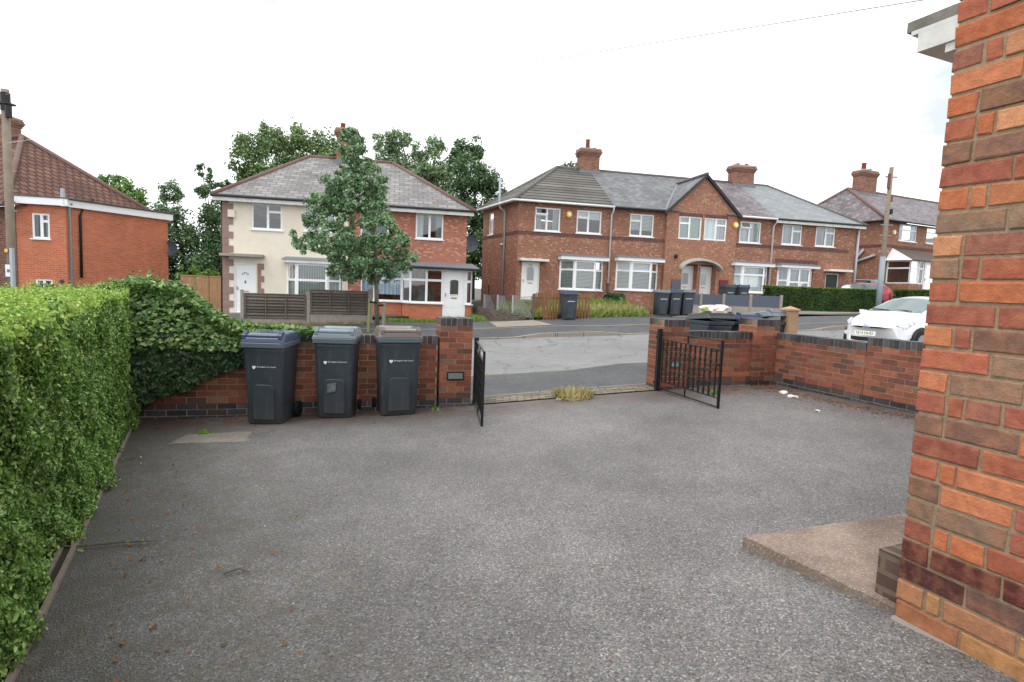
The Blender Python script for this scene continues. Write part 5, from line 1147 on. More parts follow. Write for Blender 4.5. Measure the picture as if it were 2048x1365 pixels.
tree('broadleaf_tree', 'slender open topped tree close to left corner of cream house', (-18.9, 36), [(-19.37,36,8.08,.5),(-19.08,36,7.1,.75),(-18.78,36,5.75,1.03),(-18.0,36,7.3,.45),(-18.64,36,4.54,.94),(-19.26,36,3.9,1.25),(-18.65,36,2.69,1.35),(-18.97,36,1.44,1.4),(-17.6,36,3.4,1.0)], M['treeC'], 1400, .17, group=gb, trunk_r=.12, sub=20, hollow=.2)
tree('broadleaf_tree', 'pale green rounded tree beyond the red tiled roof', (-34, 50), [(-35.04,50,9.19,1.09),(-33.97,50,9.06,1.09),(-32.92,50,8.34,1.09),(-32.08,50,7.62,.7),(-35.9,50,8.86,.87),(-34.01,50,7.46,1.5)], M['treeP'], 700, .22, group=gb, trunk_r=.3)
tree('broadleaf_tree', 'small tree top peeping over the terrace ridge beside aerial', (3.9, 45), [(3.9,45,11.2,.4),(3.45,45,11.05,.36),(4.32,45,11.15,.38),(3.9,45,10.3,.8),(3.9,45,8,1.2)], M['treeA'], 500, .2, group=gb, trunk_r=.2)
# support stakes for the street tree
def stake(label, x, y, top, lean, mat):
    z = T(x, y); r = thing('tree_stake', label, 'stake', (x, y, z), 0, 'stakes supporting the street tree'); b = MB(); b.bar((0, 0, -.1), (lean, 0, top), .08); b.build('post', mat, r)
    b = MB(); b.bar((lean, -.04, top - .12), (lean + (-4.47 - x) * .8, -.0, top - .14), .02, .06); b.build('tie', M['rubber'], r)
stake('greenish stake left of the street tree trunk', -4.76, 18.9, 1.12, .05, m_plain('mossy_wood', (128,132,92), .9, .2, 6, .3))
stake('grey stake right of the street tree trunk', -4.24, 18.85, 1.05, .0, m_plain('silvered_wood', (134,128,116), .9, .2, 6, .3))

def grass_patch(name, poly_fn, k, h, mat, label=None, shape='blade', kind='stuff'):
    xy = poly_fn(k); z = TA(xy[:, 0], xy[:, 1]); S = RNG.uniform(.5, 1.2, len(xy)) * h
    P = np.c_[xy, z]; N = RNG.normal(size=(len(xy), 3)); N[:, 2] *= .15
    o = leaves(name, P, N, S, mat, None, shape, np.array([0, 0, 1.0])); o['kind'] = kind; return o
def quadpts(a, b, c, d):
    a, b, c, d = map(np.array, (a, b, c, d)); return lambda k: (lambda u, v: (1 - v) * ((1 - u) * a + u * b) + v * ((1 - u) * d + u * c))(RNG.random((k, 1)), RNG.random((k, 1)))
grass_patch('long_grass', quadpts((2.9,22.9),(5.6,24.3),(5.4,28.6),(1.0,28.2)), 16000, .32, M['grass'])
grass_patch('long_grass', quadpts((-.6,24.4),(1.9,22.9),(2.2,27.5),(-.6,28.2)), 10000, .32, M['grass'])
grass_patch('seeding_grass', quadpts((2.9,22.9),(5.6,24.3),(5.0,26.2),(2.0,25.6)), 1500, .42, M['straw'])
grass_patch('seeding_grass', quadpts((-.5,24.2),(1.6,23),(1.7,25),(-.5,26)), 600, .42, M['straw'])
grass_patch('verge_grass', quadpts((-4.7,20.9),(-2.4,21.5),(-2.5,22.2),(-5.0,21.8)), 2600, .12, M['grass'])
grass_patch('verge_grass', quadpts((-8.6,18.6),(-5.0,20.15),(-4.9,20.35),(-8.7,18.85)), 1600, .12, M['straw'])
grass_patch('verge_grass', quadpts((-1.7,22.3),(-1.0,22.4),(-1.7,25),(-2.0,25)), 1600, .16, M['grass'])
def clump(name, label, x, y, k, h, spread, mat, shape='blade', cat='weed', flat=.9, group=None, z=0.):
    z = T(x, y) + .014 + z; r = thing(name, label, cat, (x, y, z), 0, group); a = RNG.random(k) * 2 * math.pi; q = spread * np.sqrt(RNG.random(k))
    P = np.c_[np.cos(a) * q * .45, np.sin(a) * q * .45, np.zeros(k)]; N = np.c_[np.cos(a), np.sin(a), np.full(k, .25)] + RNG.normal(size=(k, 3)) * .3
    up = np.c_[np.cos(a) * flat, np.sin(a) * flat, np.full(k, 1.0)]
    leaves('leaves', P, N, RNG.uniform(.5, 1.1, k) * h, mat, r, shape, up); return r
clump('dry_grass_tuft', 'tuft of bleached dry grass growing at the gate threshold', .92, 8.2, 420, .17, .6, M['straw'], cat='grass tuft', flat=2.2)
clump('dandelion_plant', 'low green weed at the back edge of the concrete patch', -3.24, 6.02, 46, .13, .12, M['grass'], 'leaf', flat=1.8)
clump('weed', 'small leafy weed at the foot of the right gate pillar', 2.95, 8.25, 60, .16, .1, M['ivytop'], 'leaf', flat=.6)
clump('weed', 'low weed under the ivy at foot of hedge', -4.2, 6.25, 50, .12, .2, M['ivytop'], 'leaf', flat=1.2)
clump('weed', 'weeds between brown lidded bin and gate pillar', -.98, 7.55, 40, .1, .12, M['ivytop'], 'leaf', flat=1.3)
clump('flowering_weeds', 'bushy weeds with yellow flowers below second bay window', 4.1, 28.0, 900, .5, 1.2, M['flower'], 'leaf', flat=.5); clump('garden_shrub', 'dark green bush against the wall beside the white downpipe', 5.0, 28.5, 900, .55, 1.0, M['ivy'], 'leaf', flat=.5, z=.3)
clump('flowering_weeds', 'yellow green weeds on the low wall by the terrace end', -.6, 25.2, 500, .4, .9, M['flower'], 'leaf', flat=.6)
def shrub(label, x, y, lobes, mat, per, size, name='shrub'):
    z = T(x, y); r = thing(name, label, 'shrub', (x, y, z)); P, N = lobes_to_leaves(lobes, per, size); leaves('foliage', P - np.array([x, y, z]), N, RNG.uniform(.6, 1.3, len(P)) * size, mat, r, 'leaf')
    t = MB(); [t.tube([(0, 0, -.1), (l[0] - x, l[1] - y, l[2] - z)], [.03, .01], 5) for l in lobes]; t.build('stems', M['bark'], r)
shrub('light green shrub spilling over the tan wooden gate', -14.6, 26.3, [(-15.1,26.4,1.75,.42),(-14.4,26.4,1.85,.5),(-13.8,26.4,1.7,.4),(-14.6,26.4,1.2,.6)], M['treeP'], 1500, .12)
# clipped hedge across the road
def far_hedge(label, a, b, h, th=.9):
    a, b = np.array(a), np.array(b); L = np.linalg.norm(b - a); t = (b - a) / L; n = np.array([-t[1], t[0]]); o = np.array([*a, T(*a)]); r = thing('clipped_hedge', label, 'hedge', tuple(o), 0, 'hedges across the road')
    k = int(5200 * L); s = L * RNG.random(k); w = RNG.random(k); z = h * RNG.random(k); side = RNG.random(k)
    nn = np.where(side < .55, 0 + RNG.exponential(.04, k), np.where(side < .6, th, th * RNG.random(k))); zz = np.where(side < .6, z, h - RNG.exponential(.03, k)); nn = nn + np.where(side < .6, .12 * np.clip((zz - h + .25) / .25, 0, 1) ** 2, 0)
    e = RNG.random(k) < .06; s = np.where(e, np.where(RNG.random(k) < .5, .02, L - .02), s); nn = np.where(e, th * RNG.random(k), nn)
    p = a + t * s[:, None] + n * nn[:, None]; gz = TA(p[:, 0], p[:, 1]); P = np.c_[p, gz + zz]; N = np.where((side < .6)[:, None], np.r_[-n, .3], np.array([0, 0, 1.0])) + RNG.normal(size=(k, 3)) * .6
    q = zz > h - .1; leaves('foliage', P[~q] - o, N[~q], RNG.uniform(.7, 1.2, (~q).sum()) * .085, M['treeC2'], r, 'leaf'); leaves('new_growth', P[q] - o, N[q], RNG.uniform(.7, 1.2, q.sum()) * .085, M['hedgetop2'], r, 'leaf')
    c = MB(); rings = []
    for s in np.linspace(.08, L - .08, 8):
        rings.append([(*(a + t * s + n * m - o[:2]), T(*(a + t * s + n * m)) - o[2] + z2) for m, z2 in ((.1, .0), (.12, h - .1), (th - .1, h - .1), (th - .1, 0))])
    c.loft(rings); c.build('inner_growth', M['core'], r)
M['treeC2'] = m_leaf('far_hedge_leaf', [(34,52,24), (54,80,34), (78,106,48)], .5, .35, .25); M['hedgetop2'] = m_leaf('far_hedge_top', [(84,116,46), (112,142,60), (136,160,76)], .5, .35, .3)
far_hedge('square clipped dark green hedge in front of the far end terraced house', (12.5,28), (18.15,28.6), 1.12)
far_hedge('short clipped hedge right of the red car', (19.9,29.2), (26,30.4), 1.15)
# ------------------------------------------------------------------ fences, poles, cables
M['lap'] = m_plain('dark_lap_timber', (88,83,78), .9, .35, 7, .6, grime=(120,114,106))
M['cpost'] = m_plain('concrete_post', (146,140,130), .9, .2, 6, .5)
M['lapv'] = m_vbrick('lap_board', .9, .8)
M['tan'] = m_plain('tan_timber', (164,128,94), .85, .2, 3, .4, grime=(128,104,82))
M['brownf'] = m_plain('orange_brown_stain', (132,92,66), .8, .25, 4, .4)
M['vinyl'] = m_plain('grey_vinyl', (88,96,110), .5, .1, 4)
def frame2(a, b, name, label, cat, group=None):
    a, b = Vector(a), Vector(b); d = b - a; z = T(*a); return thing(name, label, cat, (a.x, a.y, z), math.atan2(d.y, d.x), group), d.length, z
def P_on(a, b, s): a, b = Vector(a), Vector(b); p = a + (b - a).normalized() * s; return T(p.x, p.y)
def lap_fence():
    a, b = (-8.82, 18.7), (-5.05, 20.3); r, L, z0 = frame2(a, b, 'lap_fence', 'dark overlapping timber fence panels between concrete posts before cream house', 'fence')
    m = L / 2 - .02
    for x, top, w in ((0, 1.27, .10), (m, 1.27, .10), (L, 1.44, .16)):
        g = P_on(a, b, x) - z0; q = MB(); q.box(x - w / 2, x + w / 2, -.06, .06, g - .2, top - z0); q.build('post', M['cpost'], r, bevel=.01)
    for x0, x1, top in ((.055, m - .055, 1.14), (m + .055, L - .085, 1.32)):
        q = MB(); n = 8; zb = top - z0 - .80
        for k in range(n):
            za = zb + .80 * k / n; zt = za + .80 / n + .02
            pts0, pts1 = [], []
            for i in range(13):
                x = x0 + (x1 - x0) * i / 12; w = random.uniform(-.008, .008); pts0.append((x, -.055, za + w)); pts1.append((x, -.008, zt))
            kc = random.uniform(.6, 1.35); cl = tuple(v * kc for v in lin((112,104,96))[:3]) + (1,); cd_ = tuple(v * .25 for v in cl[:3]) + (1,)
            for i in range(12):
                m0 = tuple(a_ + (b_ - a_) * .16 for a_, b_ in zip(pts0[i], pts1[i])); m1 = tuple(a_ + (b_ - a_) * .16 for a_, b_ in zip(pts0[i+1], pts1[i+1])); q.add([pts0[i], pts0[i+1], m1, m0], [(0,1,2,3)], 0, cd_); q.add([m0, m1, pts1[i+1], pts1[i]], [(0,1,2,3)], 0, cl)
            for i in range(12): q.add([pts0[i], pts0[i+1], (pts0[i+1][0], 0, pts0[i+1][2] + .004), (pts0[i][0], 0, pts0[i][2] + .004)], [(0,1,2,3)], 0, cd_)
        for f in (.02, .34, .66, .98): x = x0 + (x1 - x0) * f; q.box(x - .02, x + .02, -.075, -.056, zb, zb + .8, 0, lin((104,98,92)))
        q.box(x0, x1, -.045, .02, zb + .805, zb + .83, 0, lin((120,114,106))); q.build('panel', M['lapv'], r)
        q = MB(); q.box(x0, x1, -.03, .03, P_on(a, b, (x0 + x1) / 2) - z0 - .25, zb - .001); q.build('gravel_board', M['conc'], r)
lap_fence()
def board_gate():
    a, b = (-14.45, 25.0), (-12.62, 25.0); r, L, z0 = frame2(a, b, 'wooden_gate', 'tall tan vertical board side gate left of cream house', 'gate')
    for x0, x1 in ((0, 1.22), (1.25, L)):
        q = MB(); x = x0
        while x < x1 - .01: w = min(.115, x1 - x); q.box(x, x + w - .006, random.uniform(-.004, .004), .02, .02, 1.72 + random.uniform(-.012, .012)); x += .115
        p = q.build('leaf', M['tan'], r); q = MB(); q.box(x0, x1, -.02, -.005, 1.725, 1.77); q.build('capping', M['tan'], p)
board_gate()
def picket(label, a, b, h):
    r, L, z0 = frame2(a, b, 'picket_fence', label, 'fence', 'brown picket fence sections'); n = max(4, int(L / .115)); q = MB()
    for k in range(n):
        x = (k + .5) * L / n; g = P_on(a, b, x) - z0; t = h + random.uniform(-.04, .04); q.prism([(x - .035, -.01, g - .05), (x + .035, -.01, g - .05), (x + .035, .01, g - .05), (x - .035, .01, g - .05)], [(x - .03 + random.uniform(-.012, .012), -.01, g + t), (x + .03, -.01, g + t), (x + .03, .01, g + t), (x - .03, .01, g + t)])
    q.build('pickets', M['brownf'], r)
    for z in (.25, h - .2): q = MB(); q.box(0, L, .012, .05, z, z + .07); q.build('rail', M['brownf'], r)
picket('brown picket fence section left of the lone blue lidded bin', (1.15, 22.55), (1.86, 22.65), 1.0); picket('brown picket fence section right of the lone blue lidded bin', (2.42, 22.75), (3.05, 22.85), .96)
picket('brown picket fence end beside the grey lidded bin trio', (5.5, 24.55), (6.02, 24.7), .95); picket('brown picket fence set back under front door of terrace end', (.75, 23.6), (1.5, 25.0), .95)
def mesh_fence():
    pts = [(-1.32, 26), (-.69, 25), (-.03, 23.6), (.78, 22.45)]; z0 = T(*pts[0]); r = thing('mesh_fence', 'sagging wire mesh fence on posts beside the terrace end', 'fence', (*pts[0], z0)); o = Vector((*pts[0], z0))
    for k, p in enumerate(pts):
        b = MB(); w = .05 if k < 3 else .06; g = T(*p); q = Vector((*p, g)) - o; b.bar(q - Vector((0, 0, .1)), q + Vector((0, 0, .92 if k < 3 else 1.0)), w * 1.4); b.build('post', M['pipeg'] if k < 3 else M['lap'], r)
    b = MB()
    for k in range(3):
        A = Vector((*pts[k], T(*pts[k]))) - o; B = Vector((*pts[k+1], T(*pts[k+1]))) - o; n = 26
        for i in range(n):
            for sgn in (-1, 1):
                u0 = i / n; u1 = u0 + .55 * sgn
                p0 = A.lerp(B, u0) + Vector((0, 0, .05)); h = .85; v = 1.0
                if u1 > 1: v = (1 - u0) / .55; u1 = 1
                if u1 < 0: v = u0 / .55; u1 = 0
                if v > .02: b.bar(p0, A.lerp(B, u1) + Vector((0, 0, .05 + h * v)), .006)
        m = A.lerp(B, .5) + Vector((0, 0, .84)); b.bar(A + Vector((0, 0, .9)), m, .012); b.bar(m, B + Vector((0, 0, .92)), .012)
    b.build('mesh', M['steel'], r)
mesh_fence()
mb = MB(); a, b = Vector((-1.75, 25.0)), Vector((.35, 22.35)); r, L, z0 = frame2(a, b, 'low_wall', 'low old brick retaining wall stepping down to the pavement', 'garden wall')
for k in range(8): x0, x1 = L * k / 8, L * (k + 1) / 8 - .004; g = P_on(a, b, (x0 + x1) / 2) - z0; mb.box(x0, x1, 0, .22, g - .2, g + .46 - .045 * k)
mb.build('brickwork', m_brick('old_grey_brick', [(0,(84,76,70)),(1,(118,106,98))], (104,98,90)), r)
def vinyl_fence():
    A = [(11.81,25.5,1.8),(10.82,26.35,1.79),(9.88,27.15,1.78),(9.05,27.87,1.76),(8.2,28.6,1.75)]; z0 = T(11.81, 25.5); o = Vector((11.81, 25.5, z0))
    r = thing('vinyl_fence', 'low slate grey ribbed fence panels between concrete posts by forecourt', 'fence', o)
    for x, y, t in A: b = MB(); b.box(x - o.x - .055, x - o.x + .055, y - o.y - .055, y - o.y + .055, T(x, y) - z0 - .1, t - z0); b.build('post', M['cpost'], r, bevel=.012)
    for k in range(4):
        p, q = Vector(A[k][:2]) - o.xy, Vector(A[k+1][:2]) - o.xy; d = (q - p); L = d.length; d /= L; n = Vector((-d.y, d.x)); t = A[k][2] - z0 - .05; bt = min(T(*A[k][:2]), T(*A[k+1][:2])) - z0
        b = MB(); m = 18; zg = t - .52
        for i in range(m):
            u0 = .06 + (L - .12) * i / m; u1 = .06 + (L - .12) * (i + 1) / m; um = (u0 + u1) / 2; w = .018
            c = [p + d * u0, p + d * um + n * w, p + d * u1]
            b.poly([(c[0].x, c[0].y, zg), (c[1].x, c[1].y, zg), (c[1].x, c[1].y, t), (c[0].x, c[0].y, t)]); b.poly([(c[1].x, c[1].y, zg), (c[2].x, c[2].y, zg), (c[2].x, c[2].y, t), (c[1].x, c[1].y, t)])
        b.build('panel', M['vinyl'], r); g = MB(); e0, e1 = p + d * .06, p + d * (L - .06); g.bar((e0.x, e0.y, (zg + bt - .15) / 2), (e1.x, e1.y, (zg + bt - .15) / 2), .05, zg - bt + .15 - .004); g.build('gravel_board', M['conc'], r)
vinyl_fence()
r = thing('timber_post', 'square timber post with pointed cap behind the corner pillar', 'post', (5.04, 10.5, T(5.04, 10.5)), rad(16)); z0 = T(5.04, 10.5)
b = MB(); b.box(-.105, .105, -.105, .105, -.1, 1.44 - z0); b.build('shaft', M['wood'], r, bevel=.006)
b = MB(); h = 1.4405 - z0; b.add([(-.125,-.125,h),(.125,-.125,h),(.125,.125,h),(-.125,.125,h),(-.125,-.125,h+.03),(.125,-.125,h+.03),(.125,.125,h+.03),(-.125,.125,h+.03),(0,0,h+.085)], [(0,3,2,1),(0,1,5,4),(1,2,6,5),(2,3,7,6),(3,0,4,7),(4,5,8),(5,6,8),(6,7,8),(7,4,8)]); b.build('cap', M['wood'], r)
M['pole'] = m_plain('weathered_pole', (136,124,110), .9, .2, 5, .5, grime=(104,98,86)); M['polet'] = m_plain('grey_pole_sleeve', (140,152,160), .5, .1, 5)
def pole(label, x, y, top, r0, r1, lean=0.):
    z = T(x, y); r = thing('utility_pole', label, 'utility pole', (x, y, z), 0, 'timber utility poles'); H = top - z
    b = MB(); b.tube([(0,0,-.1),(lean * .5,0,H*.5),(lean,0,H)], [r0, (r0+r1)/2, r1], 14); b.build('shaft', M['pole'], r, smooth=True); return r, H
pr, PH = pole('weathered timber utility pole at left edge with white notice', -15.66, 18.0, 7.05, .125, .105)
b = MB(); b.box(-.08, .13, -.152, -.147, 1.54 + .5 - .17, 1.54 + .5 + .2); nt_ = b.build('notice', M['print'], pr); b = MB(); b.box(-.03, .07, -.155, -.1525, 2.0, 2.1); b.build('notice_picture', m_plain('notice_grey', (120,112,116), .6, .4, 40), nt_)
b = MB(); b.box(.07, .15, -.16, -.06, .2, 2.75); b.build('cable_cover', M['pipeg'], pr); b = MB(); b.box(-.08, .02, -.157, -.152, 2.62, 2.72); b.build('yellow_tag', M['yellow'], pr)
b = MB(); b.tube([(0,0,PH - .62),(0,0,PH - .1)], .13, 12); b.box(-.2, .2, -.16, .16, PH - .45, PH - .40); b.tube([(.17,-.1,PH - .85),(.17,-.1,PH - .5)], .09, 10); b.tube([(-.2,-.1,PH - .85),(-.2,-.1,PH - .45)], .07, 10); b.build('cable_head', M['black'], pr)
for z in (3.6, 4.2, 4.8, 5.4): b = MB(); b.bar((-.15, -.13, z), (-.15 + .0, -.24, z), .025); b.bar((.14, .0, z + .3), (.24, .0, z + .3), .025); b.build('step', M['steel'], pr)
pr2, PH2 = pole('slim timber pole with steps and grey sleeve before far right house', 17.69, 28.0, 8.06, .115, .09, .0)
b = MB(); b.tube([(0,0,-.1),(0,0,2.7)], [.128,.122], 14); b.build('sleeve', M['polet'], pr2, smooth=True)
b = MB(); b.tube([(-.1,-.05,PH2 - 1.0),(-.1,-.05,PH2 - .3)], .07, 8); b.tube([(.1,-.05,PH2 - 1.6),(.1,-.05,PH2 - 1.3)], .06, 8); b.bar((-.25,0,PH2-.45),(.3,0,PH2-.45), .05); b.build('cable_head', m_plain('dull_red_fitting', (120,70,66), .6, .2, 6), pr2)
for z in (2.95, 3.7, 4.2, 4.9): b = MB(); b.bar((-.3, -.05, z), (.3, -.05, z), .03); b.build('step', M['steel'], pr2)
b = MB(); b.box(.08, .2, -.1, .05, PH2 - 2.2, PH2 - 1.95); b.build('junction_box', M['black'], pr2)
def cable(label, A, B, sag, r_=.008):
    A, B = Vector(A), Vector(B); t = thing('overhead_cable', label, 'cable', A, 0, 'overhead cables'); b = MB(); d = B - A
    b.tube([d * f - Vector((0, 0, sag * 4 * f * (1 - f))) for f in np.linspace(0, 1, 25)], r_, 5, False); b.build('wire', m_cable, t)
m_cable = m_plain('cable_grey', (222,224,228), .6, .05, 3)
cable('long overhead cable crossing the sky from left pole to upper right', (-15.66, 18, 5.47), (3.6, 3.6, 3.69), .03, .005)
cable('thin overhead cable at the top of the picture', (-15.66, 18, 6.9), (-.9, 3.9, 3.75), .1, .0028)
cable('thin overhead cable behind the terrace chimneys', (17.69, 28, 7.95), (-5.3, 45, 12.2), .3, .009)

# ------------------------------------------------------------------ cars
M['carw'] = m_plain('white_car_paint', (238,240,244), .22, .01, 2, 0, .5, coat=.6); M['carr'] = m_plain('red_car_paint', (140,26,40), .22, .02, 2, 0, .5, coat=.6); M['cark'] = m_plain('dark_car_paint', (40,44,50), .22, .02, 2, 0, .5, coat=.6)
M['cglass'] = m_plain('car_glass', (86,104,106), .06, .05, 2, 0, .9); M['lens'] = m_plain('clear_lamp', (214,218,224), .12, .12, 22, 0, .7); M['tail'] = m_plain('red_lamp', (206,50,40), .2, .1, 10, 0, .6); M['tyre'] = M['rubber']; M['alloy'] = m_plain('alloy', (168,172,178), .3, .1, 8, metal=.8)
M['platew'] = m_plain('white_number_plate', (236,238,228), .4, .02); M['platey'] = m_plain('yellow_number_plate', (226,180,48), .4, .02); M['chrome'] = m_plain('chrome_emblem', (150,164,196), .15, .1, 8, metal=.9)
class Car:
    def __init__(s, prof, bow): s.p = np.array(prof, float); s.bow = bow; s.L = s.p[-1, 0]
    def q(s, x, c):
        xs = np.linspace(0, s.L, 240); v = np.interp(xs, s.p[:, 0], s.p[:, c]); k = np.hanning(13); k /= k.sum(); v = np.convolve(np.pad(v, 6, 'edge'), k, 'valid'); return float(np.interp(x, xs, v))
    def S(s, x, u, o=0.):
        w, zb, zs, zt, wr = (s.q(x, c) for c in range(1, 6)); pts = np.array([(w * .90, zb), (w * .985, zb + .12), (w, zb + (zs - zb) * .55), (w * .985, zs - .03), (w * .94, zs + .015), (wr + (w * .94 - wr) * .45, zs + (zt - zs) * .45), (wr, zs + (zt - zs) * .82), (wr * .78, zt - .035 * min(1, (zt - zs) / .2)), (wr * .4, zt - .008), (0, zt)])
        k = np.linspace(0, 1, len(pts)); a = abs(u) if u <= 1 else 2 - u
        y = np.interp(a, k, pts[:, 0]); z = np.interp(a, k, pts[:, 1]); c = np.array([0, zb + (zt - zb) * .4]); d = np.array([y, z]) - c; d = d / (np.linalg.norm(d) + 1e-9); y += d[0] * o; z += d[1] * o
        sg = -1 if u > 1 else 1
        return (x + s.bow * (y / max(w, .1)) ** 2 * max(0, 1 - x / 1.2) - (s.bow * .8 * (y / max(w, .1)) ** 2 * max(0, 1 - (s.L - x) / .9)), sg * y, z)
    def patch(s, x0, x1, u0, u1, o, nx=10, nu=8, taper=0.):
        b = MB(); vs = []
        for i in range(nx + 1):
            x = x0 + (x1 - x0) * i / nx; sh = taper * i / nx * (u1 - u0) * .5
            for j in range(nu + 1): vs.append(s.S(x, u0 + sh + (u1 - u0 - 2 * sh) * j / nu, o))
        b.add(vs, [(i * (nu + 1) + j, i * (nu + 1) + j + 1, (i + 1) * (nu + 1) + j + 1, (i + 1) * (nu + 1) + j) for i in range(nx) for j in range(nu)]); return b
    def body(s, r, mat):
        b = MB(); xs = np.r_[np.linspace(0, .4, 12), np.linspace(.46, s.L - .4, 56), np.linspace(s.L - .36, s.L, 12)]; us = np.linspace(0, 2, 61)
        b.loft([[s.S(x, u) for u in us] for x in xs], True, closed=False); n = len(us)
        b.add([s.S(x, u) for x in xs for u in (0, 2)], [(2 * i, 2 * i + 1, 2 * i + 3, 2 * i + 2) for i in range(len(xs) - 1)])
        o = b.build('body', mat, r)
        for p in o.data.polygons: p.use_smooth = len(p.vertices) == 4
        return o
    def wheels(s, r, xs, rad_, y):
        for x in xs:
            for sg in (-1, 1):
                a = MB(); a.tube([(x, sg * (y - .2), rad_ + .02), (x, sg * (y - .004), rad_ + .02)], rad_ + .055, 28); a.build('wheel_arch', M['black'], r)
                t = MB(); t.tube([(x, sg * (y - .19), rad_), (x, sg * (y + .0), rad_), (x, sg * (y + .012), rad_)], [rad_, rad_, rad_ * .93], 28); w = t.build('wheel', M['tyre'], r)
                t = MB(); t.tube([(x, sg * (y + .0125), rad_), (x, sg * (y + .018), rad_)], rad_ * .66, 20); ri = t.build('rim', M['alloy'], w)
def place_car(label, nose, head, group=None):
    h = Vector(head).normalized(); c = Vector(nose) - h * 2; return thing('parked_car', label, 'car', (nose[0], nose[1], T(c.x, c.y)), math.atan2(-h.y, -h.x), group)
pr_ = Car([(0,.60,.22,.60,.66,.46),(.07,.70,.18,.66,.73,.52),(.25,.80,.16,.74,.83,.60),(.6,.85,.16,.83,.93,.66),(1.0,.87,.16,.91,1.02,.66),(1.2,.873,.16,.94,1.10,.64),(1.9,.873,.16,.96,1.42,.57),(2.4,.873,.16,.97,1.49,.56),(3.2,.873,.17,.99,1.43,.55),(3.9,.85,.18,1.02,1.23,.56),(4.3,.80,.22,1.0,1.10,.58),(4.46,.74,.30,.90,1.0,.56)], .34)
r = place_car('white hatchback parked facing left beyond the side garden wall', (8.9, 14.5), (-.88, -.475)); r.location.z += .03
pr_.body(r, M['carw'])
def cut(b, name, mat, par): o = b.build(name, mat, par, smooth=True); return o
cut(pr_.patch(1.12, 1.98, .645, 1.355, .008, 14, 26, .0), 'windscreen', M['cglass'], r)
for a, b2 in ((.47, .66), (1.53, 1.34)): cut(pr_.patch(1.55, 3.45, a, b2, .008, 20, 6), 'side_window', M['cglass'], r)
cut(pr_.patch(3.35, 4.1, .72, 1.28, .008, 10, 14), 'rear_window', M['cglass'], r)
for a, b2 in ((.335, .60), (1.665, 1.40)):
    e_ = .018 if a < 1 else -.018; cut(pr_.patch(.085, .74, a - e_, b2 + e_, .004, 14, 8, .82), 'headlight_trim', M['gutter'], r)
    h_ = cut(pr_.patch(.10, .72, a, b2, .007, 14, 8, .82), 'headlight', M['lens'], r)
    for x, du in ((.26, .5), (.42, .52)):
        p = Vector(pr_.S(x, a + (b2 - a) * du, .012)); b = MB(); b.tube([p + Vector((.02, 0, 0)), p - Vector((.012, 0, 0))], [.05, .042], 12); b.build('bulb', M['lens'], h_)
def nose_x(y): return pr_.bow * (y / .6) ** 2
nb = lambda y, z, o=.012: (nose_x(y) * 1.0 - o, y, z)
for sg in (-1, 1):
    b = MB(); b.loft([[nb(sg * y, .655 + dz - .0), nb(sg * y, .655 - dz), (nose_x(y) + .03, sg * y, .655 - dz), (nose_x(y) + .03, sg * y, .655 + dz)] for y, dz in ((.10, .022), (.25, .02), (.40, .010))]); b.build('grille', M['black'], r)
b = MB(); b.loft([[nb(y, .30, .008), nb(y, .40, .008), (nose_x(y) + .03, y, .40), (nose_x(y) + .03, y, .30)] for y in np.linspace(-.5, .5, 11)]); b.build('lower_grille', M['black'], r)
b = MB(); ring = lambda rx, rz, x: [(x, rx * math.cos(t), .675 + rz * math.sin(t)) for t in np.linspace(0, 2 * math.pi, 24, endpoint=False)]
for (ro_x, ro_z, ri_x, ri_z, cy, cz) in ((.075,.052,.062,.041,0,0), (.022,.048,.014,.038,0,0), (.05,.018,.04,.010,0,.02)):
    A = [[(-.022, cy + a * math.cos(t), .672 + cz + c * math.sin(t)) for t in np.linspace(0, 2 * math.pi, 20, endpoint=False)] for a, c in ((ro_x, ro_z), (ri_x, ri_z))]; b.loft(A, False)
b.build('emblem', M['chrome'], r)
b = MB(); b.loft([[nb(y, .445, .02), nb(y, .555, .02), (nose_x(y) + .02, y, .555), (nose_x(y) + .02, y, .445)] for y in (-.26, .26)]) if False else b.box(-.03, -.012, -.26, .26, .445, .556); np_ = b.build('number_plate', M['platew'], r)
text('plate_lettering', 'FJ14 HHD', .10, M['black'], np_, (-.0315, 0, .50), (rad(90), 0, rad(-90)))
for sg in (-1, 1):
    p = Vector(pr_.S(.2, .22 if sg > 0 else 1.78, .01)); b = MB(); b.tube([p, p - Vector((.02, 0, 0))], .055, 10); b.build('fog_lamp', M['lens'], r)
    b = MB(); m_ = Vector(pr_.S(1.45, .47 if sg > 0 else 1.53, .06)); b.loft([[m_ + Vector((dx, sg * dy, dz)) for dy, dz in ((0,-.05),(.16,-.06),(.18,.06),(.02,.05))] for dx in (-.06, .04)]); b.build('mirror', M['carw'], r)
b = MB()
for y0 in (-.45, .1): p0 = Vector(pr_.S(1.14, .93, .02)); b.bar((p0.x, y0, p0.z), (p0.x + .12, y0 + .5, p0.z + .03), .018)
b.build('wiper', M['black'], r)
pr_.wheels(r, (.88, 3.55), .315, .872)
